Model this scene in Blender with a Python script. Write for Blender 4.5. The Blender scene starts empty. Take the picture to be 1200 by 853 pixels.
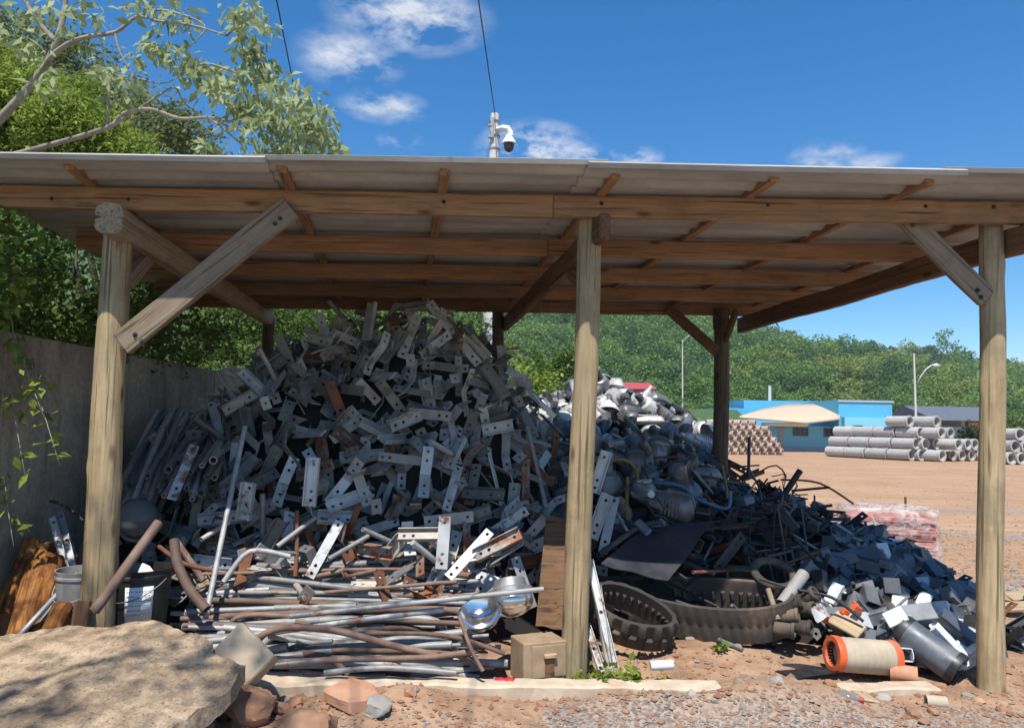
import bpy, bmesh, math, random
import numpy as np
from mathutils import Vector, Matrix, Euler, Quaternion, noise
R = math.radians
rnd = random.Random(7)
nr = np.random.RandomState(11)
scene = bpy.context.scene
COL = scene.collection

# ------------------------------------------------------------------ camera
F, EYE = 867.0, 1.6
PITCH, ROLL = R(4.85), R(1.0)
CAM = Vector((0, 0, EYE))
CR = (Euler((R(90) + PITCH, 0, 0)).to_matrix() @ Matrix.Rotation(ROLL, 3, 'Z'))
cam_d = bpy.data.cameras.new('camera')
cam = bpy.data.objects.new('camera', cam_d)
COL.objects.link(cam)
cam.matrix_world = Matrix.Translation(CAM) @ CR.to_4x4()
cam_d.sensor_width = 36
cam_d.lens = 36 * F / 1200
cam_d.clip_end = 3000
cam_d.clip_start = 0.05
scene.camera = cam

def ray(px, py):
    return CR @ Vector(((px - 600) / F, (426.5 - py) / F, -1))
def P(px, py, Y):
    d = ray(px, py)
    return CAM + d * (Y / d.y)
def G(px, py, z=0.0):
    d = ray(px, py)
    return CAM + d * ((z - EYE) / d.z)

# ------------------------------------------------------------------ helpers
def tag(o, label=None, cat=None, group=None, kind=None):
    if label: o['label'] = label
    if cat: o['category'] = cat
    if group: o['group'] = group
    if kind: o['kind'] = kind
    return o

def empty(name, loc, label, cat, group=None, rz=0):
    o = bpy.data.objects.new(name, None)
    COL.objects.link(o)
    o.location = loc
    o.rotation_euler = (0, 0, rz)
    o.empty_display_size = 0.1
    return tag(o, label, cat, group)

def frame(x, n=None):
    """rotation whose X axis runs along x and whose Z axis is as near n as it can be"""
    x = Vector(x).normalized()
    n = Vector(n) if n is not None else Vector((0, 0, 1))
    y = n.cross(x)
    if y.length < 1e-4:
        y = Vector((0, 1, 0)).cross(x)
    y.normalize()
    z = x.cross(y)
    return Matrix((x, y, z)).transposed()

class MB:
    def __init__(s):
        s.v, s.f, s.m = [], [], []
        s.mi = 0
    def face(s, idx):
        s.f.append(idx); s.m.append(s.mi)
    def add(s, o, M=None):
        b = len(s.v)
        if M is None:
            s.v += o.v
        else:
            s.v += [tuple(M @ Vector(p)) for p in o.v]
        s.f += [[i + b for i in f] for f in o.f]
        s.m += [max(i, s.mi) for i in o.m]
        return s
    def box(s, c, size, rot=None):
        b = len(s.v)
        c = Vector(c)
        for dx, dy, dz in ((-1,-1,-1),(1,-1,-1),(1,1,-1),(-1,1,-1),(-1,-1,1),(1,-1,1),(1,1,1),(-1,1,1)):
            p = Vector((dx*size[0]/2, dy*size[1]/2, dz*size[2]/2))
            if rot is not None: p = rot @ p
            s.v.append(tuple(c + p))
        for f in ((0,3,2,1),(4,5,6,7),(0,1,5,4),(1,2,6,5),(2,3,7,6),(3,0,4,7)):
            s.face([b + i for i in f])
        return s
    def tube(s, pts, r, n=8, caps=True, wob=0, seed=0):
        pts = [Vector(p) for p in pts]
        b = len(s.v)
        up = None
        for i, p in enumerate(pts):
            t = (pts[min(i+1, len(pts)-1)] - pts[max(i-1, 0)]).normalized()
            if up is None:
                up = t.orthogonal().normalized()
            up = (up - t * up.dot(t)).normalized()
            w = t.cross(up)
            rr = r[i] if isinstance(r, (list, tuple)) else r
            for k in range(n):
                a = 2 * math.pi * k / n
                q = rr
                if wob: q = rr * (1 + wob * noise.noise(Vector((math.cos(a)*1.3 + seed, math.sin(a)*1.3, i*0.35))))
                s.v.append(tuple(p + up * (q * math.cos(a)) + w * (q * math.sin(a))))
        for i in range(len(pts) - 1):
            for k in range(n):
                k2 = (k + 1) % n
                s.face([b + i*n + k, b + i*n + k2, b + (i+1)*n + k2, b + (i+1)*n + k])
        if caps:
            s.face([b + k for k in range(n)][::-1])
            e = b + (len(pts) - 1) * n
            s.face([e + k for k in range(n)])
        return s
    def pipe(s, p0, p1, r, ri, n=16):
        """an open hollow cylinder with a wall"""
        p0, p1 = Vector(p0), Vector(p1)
        return s.lathe([(ri, 0), (r, 0), (r, (p1-p0).length), (ri, (p1-p0).length), (ri, 0)], n,
                       Matrix.Translation(p0) @ frame_z(p1 - p0).to_4x4())
    def lathe(s, prof, n=16, M=None):
        b = len(s.v)
        for (r, z) in prof:
            for k in range(n):
                a = 2 * math.pi * k / n
                p = Vector((r*math.cos(a), r*math.sin(a), z))
                if M is not None: p = M @ p
                s.v.append(tuple(p))
        for i in range(len(prof) - 1):
            for k in range(n):
                k2 = (k+1) % n
                s.face([b+i*n+k, b+i*n+k2, b+(i+1)*n+k2, b+(i+1)*n+k])
        return s
    def prism(s, pts, d):
        """closed polygon pts (3D), extruded by the vector d"""
        b = len(s.v); n = len(pts); d = Vector(d)
        for p in pts: s.v.append(tuple(Vector(p)))
        for p in pts: s.v.append(tuple(Vector(p) + d))
        s.face([b+i for i in range(n)][::-1])
        s.face([b+n+i for i in range(n)])
        for i in range(n):
            j = (i+1) % n
            s.face([b+i, b+j, b+n+j, b+n+i])
        return s
    def mesh(s, name, mats, origin=(0,0,0), smooth=False, bevel=0, seg=1, rough=0, cuts=0, weld=0, rseed=0, rscale=6):
        me = bpy.data.meshes.new(name)
        o = Vector(origin)
        me.from_pydata([tuple(Vector(p) - o) for p in s.v], [], s.f)
        if not isinstance(mats, (list, tuple)): mats = [mats]
        for m in mats: me.materials.append(m)
        me.polygons.foreach_set('material_index', [min(i, len(mats)-1) for i in s.m])
        bm = bmesh.new(); bm.from_mesh(me)
        if weld: bmesh.ops.remove_doubles(bm, verts=bm.verts, dist=weld)
        bmesh.ops.recalc_face_normals(bm, faces=bm.faces)
        if bevel:
            es = [e for e in bm.edges if len(e.link_faces) == 2 and e.calc_face_angle(0) > 0.5]
            bmesh.ops.bevel(bm, geom=es, offset=bevel, segments=seg, affect='EDGES', profile=0.6, clamp_overlap=True)
        if cuts:
            bmesh.ops.subdivide_edges(bm, edges=bm.edges, cuts=cuts, use_grid_fill=True)
        if rough:
            for v in bm.verts:
                q = v.co * rscale + Vector((rseed, rseed*2.3, 0))
                v.co += noise.noise_vector(q) * rough + noise.noise_vector(q*3.1) * rough * 0.4
        bm.to_mesh(me); bm.free()
        if smooth:
            me.polygons.foreach_set('use_smooth', [True]*len(me.polygons))
            try:
                if smooth is not True: me.set_sharp_from_angle(angle=R(smooth))
            except Exception: pass
        me.update()
        return me
    def build(s, name, mats, parent=None, origin=(0,0,0), **kw):
        return link(name, s.mesh(name, mats, origin, **kw), parent, origin)

def frame_z(z):
    z = Vector(z).normalized()
    x = z.orthogonal().normalized()
    return Matrix((x, z.cross(x), z)).transposed()

def link(name, me, parent=None, loc=(0,0,0), rot=None):
    o = bpy.data.objects.new(name, me)
    COL.objects.link(o)
    if parent is not None:
        o.parent = parent
        loc = Vector(loc) - parent.location if parent.rotation_euler.z == 0 else Vector(loc)
    if rot is not None:
        o.matrix_local = Matrix.Translation(loc) @ rot.to_4x4()
    else:
        o.location = loc
    return o

def copy_tree(o, parent=None):
    c = o.copy(); COL.objects.link(c)
    if parent is not None: c.parent = parent; c.matrix_parent_inverse = o.matrix_parent_inverse.copy()
    for ch in list(o.children): copy_tree(ch, c)
    return c

def place(o, loc, rot):
    o.matrix_world = Matrix.Translation(loc) @ rot.to_4x4()
    return o

def np_mesh(name, verts, faces_n, mats, mat_idx=None, smooth=False):
    """verts (k*n,3): k faces of n corners each, as one loose mesh"""
    n = faces_n
    k = len(verts) // n
    me = bpy.data.meshes.new(name)
    me.vertices.add(len(verts)); me.vertices.foreach_set('co', np.asarray(verts, dtype=np.float32).ravel())
    me.loops.add(k*n); me.loops.foreach_set('vertex_index', np.arange(k*n, dtype=np.int32))
    me.polygons.add(k)
    me.polygons.foreach_set('loop_start', np.arange(0, k*n, n, dtype=np.int32))
    for m in mats: me.materials.append(m)
    if mat_idx is not None: me.polygons.foreach_set('material_index', np.asarray(mat_idx, dtype=np.int32))
    me.update(calc_edges=True)
    return me

def leaves(pos, size, droop=0.0, wid=0.45, up=0.5, rs=nr):
    """leaf-shaped quads at pos: returns (k*4,3)"""
    k = len(pos)
    d = rs.normal(size=(k,3)); d[:,2] = d[:,2]*0.6 - droop
    d /= np.linalg.norm(d, axis=1)[:,None]
    n = rs.normal(size=(k,3)); n[:,2] = np.abs(n[:,2]) + up
    w = np.cross(n, d); w /= np.linalg.norm(w, axis=1)[:,None] + 1e-6
    n = np.cross(d, w)
    s = (size * rs.uniform(0.6, 1.35, size=k))[:,None]
    a = pos
    b = pos + d*s*0.45 + w*s*wid*0.5 + n*s*0.06
    c = pos + d*s - n*s*0.1
    e = pos + d*s*0.45 - w*s*wid*0.5 + n*s*0.06
    return np.stack([a,b,c,e], axis=1).reshape(-1,3)

# ------------------------------------------------------------------ materials
def lin(c):
    return tuple(((x/255)/12.92 if x/255 <= 0.04045 else ((x/255+0.055)/1.055)**2.4) for x in c)

class NT:
    def __init__(s, name):
        s.m = bpy.data.materials.new(name); s.m.use_nodes = True
        s.t = s.m.node_tree; s.n = s.t.nodes; s.l = s.t.links
        s.n.clear()
        s.out = s.n.new('ShaderNodeOutputMaterial')
        s.b = s.n.new('ShaderNodeBsdfPrincipled')
        s.l.new(s.b.outputs[0], s.out.inputs[0])
        s.tc = s.n.new('ShaderNodeTexCoord')
    def link(s, a, b): s.l.new(a, b)
    def map(s, scale=(1,1,1), rnd_off=False, coord='Object'):
        mp = s.n.new('ShaderNodeMapping'); mp.inputs['Scale'].default_value = scale
        s.link(s.tc.outputs[coord], mp.inputs['Vector'])
        if rnd_off:
            oi = s.n.new('ShaderNodeObjectInfo')
            mu = s.n.new('ShaderNodeMath'); mu.operation = 'MULTIPLY'; mu.inputs[1].default_value = 37
            s.link(oi.outputs['Random'], mu.inputs[0])
            s.link(mu.outputs[0], mp.inputs['Location'])
        return mp.outputs[0]
    def noise(s, vec, scale=5, detail=6, rough=0.6, dist=0):
        n = s.n.new('ShaderNodeTexNoise')
        n.inputs['Scale'].default_value = scale; n.inputs['Detail'].default_value = detail
        n.inputs['Roughness'].default_value = rough; n.inputs['Distortion'].default_value = dist
        s.link(vec, n.inputs['Vector'])
        return n.outputs['Fac']
    def voro(s, vec, scale=5, out='Distance', feature='F1'):
        n = s.n.new('ShaderNodeTexVoronoi'); n.feature = feature
        n.inputs['Scale'].default_value = scale
        s.link(vec, n.inputs['Vector'])
        return n.outputs[out]
    def ramp(s, fac, stops):
        r = s.n.new('ShaderNodeValToRGB')
        e = r.color_ramp.elements
        while len(e) < len(stops): e.new(0.5)
        for i, (p, c) in enumerate(stops):
            e[i].position = p
            e[i].color = (c, c, c, 1) if isinstance(c, (int, float)) else (c[0], c[1], c[2], 1)
        s.link(fac, r.inputs[0])
        return r.outputs[0]
    def mix(s, fac, a, b, mode='MIX'):
        m = s.n.new('ShaderNodeMix'); m.data_type = 'RGBA'; m.blend_type = mode
        for sock, v in ((m.inputs[0], fac), (m.inputs[6], a), (m.inputs[7], b)):
            if isinstance(v, (int, float)): sock.default_value = v if sock.type == "VALUE" else (v, v, v, 1)
            elif isinstance(v, (tuple, list)): sock.default_value = (v[0], v[1], v[2], 1)
            else: s.link(v, sock)
        return m.outputs[2]
    def rand(s):
        return s.n.new('ShaderNodeObjectInfo').outputs['Random']
    def math(s, op, a, b=0.0):
        m = s.n.new('ShaderNodeMath'); m.operation = op
        for sock, v in ((m.inputs[0], a), (m.inputs[1], b)):
            if isinstance(v, (int, float)): sock.default_value = v
            else: s.link(v, sock)
        return m.outputs[0]
    def set(s, color=None, rough=None, metal=None, spec=None, bump=None, bstr=0.3, bdist=0.01, **kw):
        for key, v in (('Base Color', color), ('Roughness', rough), ('Metallic', metal), ('Specular IOR Level', spec)):
            if v is None: continue
            i = s.b.inputs[key]
            if isinstance(v, (int, float)): i.default_value = v
            elif isinstance(v, (tuple, list)): i.default_value = (v[0], v[1], v[2], 1)
            else: s.link(v, i)
        if bump is not None:
            b = s.n.new('ShaderNodeBump'); b.inputs['Strength'].default_value = bstr
            b.inputs['Distance'].default_value = bdist
            s.link(bump, b.inputs['Height']); s.link(b.outputs[0], s.b.inputs['Normal'])
        return s.m
    def leaf(s, color, trans=0.35):
        s.set(color=color, rough=0.55, spec=0.25)
        tr = s.n.new('ShaderNodeBsdfTranslucent')
        if isinstance(color, tuple): tr.inputs[0].default_value = (*color, 1)
        else: s.link(color, tr.inputs[0])
        mx = s.n.new('ShaderNodeMixShader'); mx.inputs[0].default_value = trans
        s.link(s.b.outputs[0], mx.inputs[1]); s.link(tr.outputs[0], mx.inputs[2])
        s.link(mx.outputs[0], s.out.inputs[0])
        return s.m

M = {}
def wood(name, base, dark, axis=0, rough=0.75, streak=1.0, stain=None):
    t = NT(name)
    sc = [14, 14, 14]; sc[axis] = 0.9
    v = t.map(tuple(sc), True)
    n1 = t.noise(v, 3.0, 8, 0.65, 0.4)
    sc2 = [3, 3, 3]; sc2[axis] = 0.7
    v2 = t.map(tuple(sc2), True)
    n2 = t.noise(v2, 1.6, 4, 0.6)
    sk = [3.5, 3.5, 3.5]; sk[axis] = 1.2
    kn = t.voro(t.map(tuple(sk), True), 1.6)
    c = t.ramp(n1, [(0.3, dark), (0.62, base)])
    c = t.mix(t.ramp(n2, [(0.35, 0.0), (0.7, 0.55*streak)]), c, tuple(x*0.62 for x in base))
    c = t.mix(t.ramp(kn, [(0.05, 1.0), (0.15, 0.0)]), c, tuple(x*0.45 for x in dark))
    bl = t.noise(t.map((1,1,1), True), 2.1, 7, 0.7)
    c = t.mix(t.ramp(bl, [(0.52, 0.0), (0.70, 0.6)]), c, tuple(x*0.55 for x in dark))
    fs = [55, 55, 55]; fs[axis] = 1.1
    ck = t.noise(t.map(tuple(fs), True), 1.0, 3, 0.5, 0.6)
    c = t.mix(t.ramp(ck, [(0.34, 0.85), (0.42, 0.0)]), c, tuple(x*0.4 for x in dark))
    if stain:
        st = t.noise(t.map((1.6,1.6,1.6), True), 1.3, 5, 0.65)
        c = t.mix(t.ramp(st, [(0.52, 0.0), (0.68, 0.65)]), c, stain)
    rv = t.math('MULTIPLY_ADD', t.rand(), 0.35); 
    t.n[-1].inputs[2].default_value = 0.82
    c = t.mix(1.0, c, rv, 'MULTIPLY')
    M[name] = t.set(color=c, rough=rough, spec=0.25, bump=n1, bstr=0.55, bdist=0.008)
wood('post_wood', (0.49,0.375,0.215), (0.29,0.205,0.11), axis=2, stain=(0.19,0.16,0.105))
wood('sawn_orange', (0.44,0.245,0.12), (0.25,0.125,0.058), axis=0, stain=(0.22,0.14,0.08))
wood('sawn_grey', (0.34,0.26,0.18), (0.20,0.14,0.09), axis=0)
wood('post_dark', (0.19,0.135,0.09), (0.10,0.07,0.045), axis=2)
wood('log_grey', (0.36,0.28,0.19), (0.21,0.15,0.10), axis=2)
wood('sawn_dark', (0.21,0.11,0.055), (0.11,0.06,0.03), axis=0)
wood('board_pale', (0.55,0.42,0.27), (0.40,0.28,0.16), axis=0)

def metal(name, col, col2, rough=0.45, met=0.75, rust=0.0, dust=(0.35,0.30,0.24), dustamt=0.4, var=0.5):
    t = NT(name)
    v = t.map((1,1,1), True)
    n1 = t.noise(v, 9, 6, 0.65)
    n2 = t.noise(v, 3.2, 5, 0.6)
    c = t.mix(t.ramp(n1, [(0.35, 0.0), (0.65, 1.0)]), col2, col)
    c = t.mix(t.ramp(n2, [(0.5, 0.0), (0.75, dustamt)]), c, dust)
    mt = t.ramp(n2, [(0.5, met), (0.75, met*(1-dustamt))])
    if rust:
        n3 = t.noise(v, 5.5, 7, 0.7)
        f = t.ramp(n3, [(0.62 - rust*0.35, 0.0), (0.70 - rust*0.3, 1.0)])
        c = t.mix(f, c, t.ramp(n1, [(0.3, (0.10,0.035,0.018)), (0.7, (0.30,0.12,0.06))]))
        mt = t.mix(f, mt, 0.0)
    rv = t.math('MULTIPLY_ADD', t.rand(), var); t.n[-1].inputs[2].default_value = 1.0 - var*0.6
    c = t.mix(1.0, c, rv, 'MULTIPLY')
    M[name] = t.set(color=c, rough=t.ramp(n1, [(0.3, rough-0.1), (0.7, rough+0.15)]), metal=mt, bump=n1, bstr=0.12, bdist=0.004)
metal('galv', (0.45,0.45,0.445), (0.27,0.27,0.27), 0.46, 0.3, var=1.1)
metal('galv_dusty', (0.45,0.415,0.355), (0.29,0.265,0.23), 0.6, 0.2, dustamt=0.5, var=1.0)
metal('galv_pale', (0.66,0.66,0.64), (0.50,0.50,0.49), 0.5, 0.35, rust=0.18)
metal('galv_rust', (0.36,0.34,0.31), (0.24,0.21,0.19), 0.6, 0.35, rust=0.5, var=0.6)
metal('rust', (0.30,0.13,0.075), (0.17,0.07,0.04), 0.8, 0.1, rust=0.9)
metal('pipe_galv', (0.38,0.38,0.375), (0.22,0.22,0.215), 0.55, 0.2, rust=0.12, dustamt=0.55, var=0.9)
metal('pipe_rust', (0.23,0.145,0.105), (0.14,0.085,0.062), 0.75, 0.1, rust=0.1)
metal('dark_steel', (0.045,0.048,0.055), (0.028,0.028,0.032), 0.55, 0.4, dustamt=0.25, var=0.7)
metal('black_panel', (0.040,0.043,0.055), (0.028,0.030,0.038), 0.42, 0.1, dust=(0.16,0.14,0.12), dustamt=0.3, var=0.2)
metal('alu_white', (0.66,0.65,0.62), (0.48,0.47,0.45), 0.42, 0.2, dustamt=0.35)
metal('alu_grey', (0.22,0.22,0.22), (0.13,0.13,0.135), 0.45, 0.4, dustamt=0.45, var=0.8)
metal('polished', (0.80,0.82,0.85), (0.68,0.70,0.72), 0.16, 0.95, dustamt=0.2, var=0.1)
metal('blue_paint', (0.06,0.17,0.30), (0.04,0.11,0.20), 0.5, 0.1, dustamt=0.3, rust=0.1)
metal('yellow_paint', (0.30,0.21,0.03), (0.17,0.12,0.03), 0.5, 0.1, rust=0.25)
metal('case_dark', (0.135,0.155,0.178), (0.085,0.098,0.115), 0.45, 0.1, dust=(0.30,0.25,0.20), dustamt=0.6, var=0.9)
metal('case_grey', (0.20,0.22,0.235), (0.15,0.16,0.175), 0.5, 0.15, dust=(0.30,0.26,0.21), dustamt=0.4, var=0.5)
metal('case_white', (0.72,0.74,0.76), (0.60,0.62,0.64), 0.45, 0.05, dustamt=0.3, var=0.2)
metal('rubber', (0.060,0.052,0.045), (0.042,0.036,0.031), 0.85, 0.0, dust=(0.27,0.19,0.13), dustamt=0.75, var=0.2)
metal('plastic_black', (0.025,0.026,0.028), (0.018,0.018,0.019), 0.4, 0.0, dustamt=0.2, var=0.3)
metal('bucket_grey', (0.33,0.32,0.30), (0.27,0.26,0.24), 0.6, 0.0, dustamt=0.4, var=0.2)
metal('paper_white', (0.78,0.78,0.78), (0.68,0.68,0.68), 0.7, 0.0, dustamt=0.15, var=0.05)
metal('orange_rim', (0.72,0.14,0.035), (0.60,0.10,0.03), 0.5, 0.0, dustamt=0.3, var=0.1)
metal('red_can', (0.55,0.04,0.05), (0.42,0.03,0.035), 0.4, 0.1, dustamt=0.3, var=0.1)
metal('pole_concrete', (0.62,0.60,0.57), (0.50,0.48,0.45), 0.85, 0.0, dustamt=0.2, var=0.1)
metal('pipe_concrete', (0.46,0.45,0.43), (0.36,0.35,0.335), 0.9, 0.0, dustamt=0.35, var=0.25)
metal('terracotta', (0.55,0.27,0.16), (0.44,0.20,0.115), 0.9, 0.0, dust=(0.5,0.36,0.25), dustamt=0.6, var=0.3)
metal('roof_tile', (0.50,0.40,0.33), (0.36,0.27,0.21), 0.9, 0.0, dustamt=0.3, var=0.4)
metal('brick_red', (0.56,0.16,0.13), (0.46,0.22,0.20), 0.85, 0.0, dust=(0.62,0.45,0.42), dustamt=0.75, var=0.15)
metal('kerb_concrete', (0.60,0.50,0.37), (0.46,0.37,0.27), 0.9, 0.0, dust=(0.40,0.25,0.155), dustamt=0.95, var=0.05)
metal('block_concrete', (0.47,0.385,0.27), (0.38,0.31,0.22), 0.95, 0.0, dust=(0.40,0.30,0.21), dustamt=0.5, var=0.1)
metal('blue_wall', (0.22,0.60,0.76), (0.19,0.54,0.70), 0.8, 0.0, dustamt=0.1, var=0.02)
metal('blue_wall_deep', (0.10,0.44,0.66), (0.08,0.38,0.60), 0.8, 0.0, dustamt=0.08, var=0.02)
metal('cream_roof', (0.60,0.47,0.32), (0.53,0.41,0.28), 0.6, 0.0, dustamt=0.1, var=0.02)
metal('red_wall', (0.42,0.06,0.07), (0.35,0.05,0.06), 0.8, 0.0, dustamt=0.1, var=0.02)
metal('dark_roof', (0.12,0.14,0.17), (0.09,0.10,0.12), 0.7, 0.0, dustamt=0.2, var=0.02)
metal('grey_wall', (0.42,0.44,0.46), (0.36,0.38,0.40), 0.8, 0.0, dustamt=0.2, var=0.02)
metal('window_dark', (0.05,0.055,0.06), (0.04,0.042,0.046), 0.2, 0.0, dustamt=0.1, var=0.02)
metal('plain_white', (0.78,0.79,0.79), (0.70,0.71,0.71), 0.5, 0.0, dustamt=0.1, var=0.02)
metal('cable_black', (0.02,0.02,0.022), (0.015,0.015,0.016), 0.6, 0.0, dustamt=0.1, var=0.1)

metal('filter_tan', (0.50,0.42,0.31), (0.40,0.33,0.24), 0.8, 0.0, dustamt=0.4, var=0.1)
metal('box_wood', (0.40,0.29,0.18), (0.28,0.19,0.115), 0.8, 0.0, dust=(0.24,0.13,0.08), dustamt=0.5, var=0.1)
metal('heap_core_shade', (0.022,0.020,0.019), (0.014,0.013,0.012), 0.95, 0.0, dustamt=0.0, var=0.05)  # near black: painted-in shade for the gaps of the heaps

# corrugated fibre cement
t = NT('fibre_cement')
v = t.map((0.5, 2.0, 1)); n1 = t.noise(v, 1.6, 7, 0.65); n2 = t.noise(t.map((1,1,1)), 14, 5, 0.6)
c = t.ramp(n1, [(0.3, (0.25,0.23,0.205)), (0.55, (0.40,0.375,0.335)), (0.75, (0.50,0.47,0.42))])
c = t.mix(t.ramp(n2, [(0.4, 0.0), (0.8, 0.3)]), c, (0.22,0.19,0.16))
M['fibre_cement'] = t.set(color=c, rough=0.9, spec=0.2, bump=n2, bstr=0.15)

# cut wood: orange, weathered
t = NT('log_orange')
v = t.map((9, 9, 1.2)); n1 = t.noise(v, 2.2, 8, 0.65, 0.6); n2 = t.noise(t.map((1,1,1)), 6, 5, 0.6)
c = t.ramp(n1, [(0.3, (0.07,0.025,0.012)), (0.52, (0.34,0.145,0.045)), (0.75, (0.55,0.30,0.10))])
c = t.mix(t.ramp(n2, [(0.46, 0.0), (0.6, 0.85)]), c, (0.11,0.04,0.02))
n6 = t.noise(t.map((30,30,5)), 1.0, 6, 0.7); c = t.mix(t.ramp(n6, [(0.35, 0.6), (0.5, 0.0)]), c, (0.06,0.025,0.012))
M['log_orange'] = t.set(color=c, rough=0.92, spec=0.1, bump=t.math('ADD', n1, n6), bstr=1.0, bdist=0.02)

# old concrete wall
t = NT('wall_concrete')
v = t.map((1,1,1)); n1 = t.noise(v, 1.1, 8, 0.65, 0.3); n2 = t.noise(t.map((4,4,0.5)), 2.0, 6, 0.6); n3 = t.noise(v, 22, 6, 0.65)
c = t.ramp(n1, [(0.3, (0.25,0.205,0.155)), (0.55, (0.48,0.41,0.325)), (0.75, (0.58,0.50,0.40))])
c = t.mix(t.ramp(n2, [(0.5, 0.0), (0.75, 0.6)]), c, (0.12,0.105,0.09))
c = t.mix(t.ramp(n3, [(0.35, 0.35), (0.6, 0.0)]), c, (0.10,0.09,0.08))
M['wall_concrete'] = t.set(color=c, rough=0.95, spec=0.2, bump=n3, bstr=0.5, bdist=0.01)

# rock slab
t = NT('slab_stone')
v = t.map((1,1,1)); n1 = t.noise(v, 2.6, 8, 0.65, 0.5); n3 = t.noise(v, 30, 6, 0.7); n2 = t.noise(t.map((1.2,3,2)), 4, 6, 0.65)
c = t.ramp(n1, [(0.3, (0.36,0.25,0.155)), (0.5, (0.56,0.42,0.28)), (0.72, (0.70,0.55,0.38))])
c = t.mix(t.ramp(n2, [(0.46, 0.0), (0.62, 0.6)]), c, (0.40,0.29,0.20))
n4 = t.noise(v, 11, 8, 0.75); c = t.mix(t.ramp(n4, [(0.40, 0.7), (0.53, 0.0)]), c, (0.25,0.175,0.115))
vp_ = t.voro(v, 26); c = t.mix(t.ramp(vp_, [(0.10, 0.7), (0.24, 0.0)]), c, (0.12,0.09,0.06))
n5 = t.noise(v, 75, 4, 0.7); c = t.mix(t.ramp(n5, [(0.36, 0.5), (0.50, 0.0)]), c, (0.20,0.15,0.10))
M['slab_stone'] = t.set(color=c, rough=0.9, spec=0.25, bump=t.math('ADD', n3, t.math('MULTIPLY', n4, 2.0)), bstr=0.8, bdist=0.02)

# ground: reddish dirt, sandy yard, patches of grey gravel
t = NT('ground_dirt')
v = t.map((1,1,1))
n1 = t.noise(v, 0.35, 8, 0.65, 0.3); n2 = t.noise(v, 3.0, 8, 0.7); n3 = t.noise(v, 24, 6, 0.7)
sx = t.n.new('ShaderNodeSeparateXYZ'); t.link(v, sx.inputs[0])
wh = t.noise(t.map((0.12, 1.6, 1)), 1.5, 6, 0.6, 0.4)      # wheel-worn bands along the yard
near = t.ramp(n2, [(0.3, (0.20,0.115,0.07)), (0.5, (0.36,0.225,0.14)), (0.7, (0.47,0.33,0.225))])
yard = t.ramp(n1, [(0.3, (0.39,0.235,0.13)), (0.6, (0.51,0.335,0.205))])
yard = t.mix(t.ramp(wh, [(0.42, 0.0), (0.62, 0.55)]), yard, (0.36,0.21,0.12))
ru = t.noise(t.map((0.05, 2.6, 1)), 2.0, 7, 0.7, 0.8); yard = t.mix(t.ramp(ru, [(0.50, 0.0), (0.62, 0.5)]), yard, (0.30,0.175,0.105))
n7 = t.noise(v, 7, 7, 0.75); yard = t.mix(t.ramp(n7, [(0.36, 0.45), (0.52, 0.0)]), yard, (0.33,0.20,0.125))
yard = t.mix(t.ramp(n3, [(0.3, 0.3), (0.6, 0.0)]), yard, (0.30,0.18,0.11))
f = t.n.new('ShaderNodeMapRange'); f.inputs[1].default_value = 7.0; f.inputs[2].default_value = 10.0
t.link(t.math('ADD', sx.outputs[1], t.math('MULTIPLY', n2, 3.0)), f.inputs[0])
c = t.mix(f.outputs[0], near, yard)
grav = t.voro(v, 55, 'Color'); gv = t.n.new('ShaderNodeRGBToBW'); t.link(grav, gv.inputs[0])
gc = t.ramp(gv.outputs[0], [(0.2, (0.11,0.10,0.095)), (0.5, (0.28,0.255,0.23)), (0.8, (0.40,0.36,0.32))])
f2 = t.n.new('ShaderNodeMapRange'); f2.inputs[1].default_value = 5.05; f2.inputs[2].default_value = 4.65
t.link(t.math('ADD', t.math('ADD', sx.outputs[1], t.math('MULTIPLY', n2, 0.9)), t.math('MULTIPLY', t.math('GREATER_THAN', 0.2, sx.outputs[0]), 0.65)), f2.inputs[0])
c = t.mix(t.math('MULTIPLY', f2.outputs[0], 0.8), c, gc)
gp = t.math('MULTIPLY', t.ramp(t.noise(t.map((0.25,0.8,1)), 0.9, 6, 0.6), [(0.5, 0.0), (0.62, 0.8)]), t.math('LESS_THAN', sx.outputs[1], 17))
gp = t.math('MULTIPLY', gp, t.math('GREATER_THAN', sx.outputs[0], 3.6))
c = t.mix(gp, c, gc)
hb = t.math('ADD', t.math('MULTIPLY', n3, 0.5), n2)
M['ground_dirt'] = t.set(color=c, rough=0.95, spec=0.15, bump=hb, bstr=0.55, bdist=0.03)

def leafmat(name, a, b, trans=0.35):
    t = NT(name)
    n = t.noise(t.map((1,1,1)), 1.3, 3, 0.6)
    n2 = t.voro(t.map((1,1,1)), 9, 'Color'); g = t.n.new('ShaderNodeRGBToBW'); t.link(n2, g.inputs[0])
    f = t.math('ADD', t.math('MULTIPLY', n, 0.6), t.math('MULTIPLY', g.outputs[0], 0.5))
    M[name] = t.leaf(t.ramp(f, [(0.3, a), (0.75, b)]), trans)
leafmat('leaf_pale', (0.23,0.29,0.11), (0.48,0.54,0.29), 0.45)
leafmat('leaf_lime', (0.12,0.19,0.028), (0.33,0.42,0.075), 0.45)
leafmat('leaf_olive', (0.112,0.150,0.045), (0.240,0.285,0.098), 0.4)
leafmat('leaf_hedge', (0.055,0.101,0.020), (0.172,0.270,0.060), .4)
leafmat('leaf_dark', (0.022,0.045,0.014), (0.05,0.085,0.025), 0.25)
leafmat('forest_a', (0.096,0.181,0.047), (0.181,0.297,0.085), .4)
leafmat('forest_b', (0.120,0.221,0.051), (0.241,0.361,0.090), .4)
leafmat('forest_c', (0.064,0.131,0.044), (0.120,0.201,0.071), .4)
leafmat('forest_d', (0.189,0.264,0.057), (0.321,0.378,0.104), .4)
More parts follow.
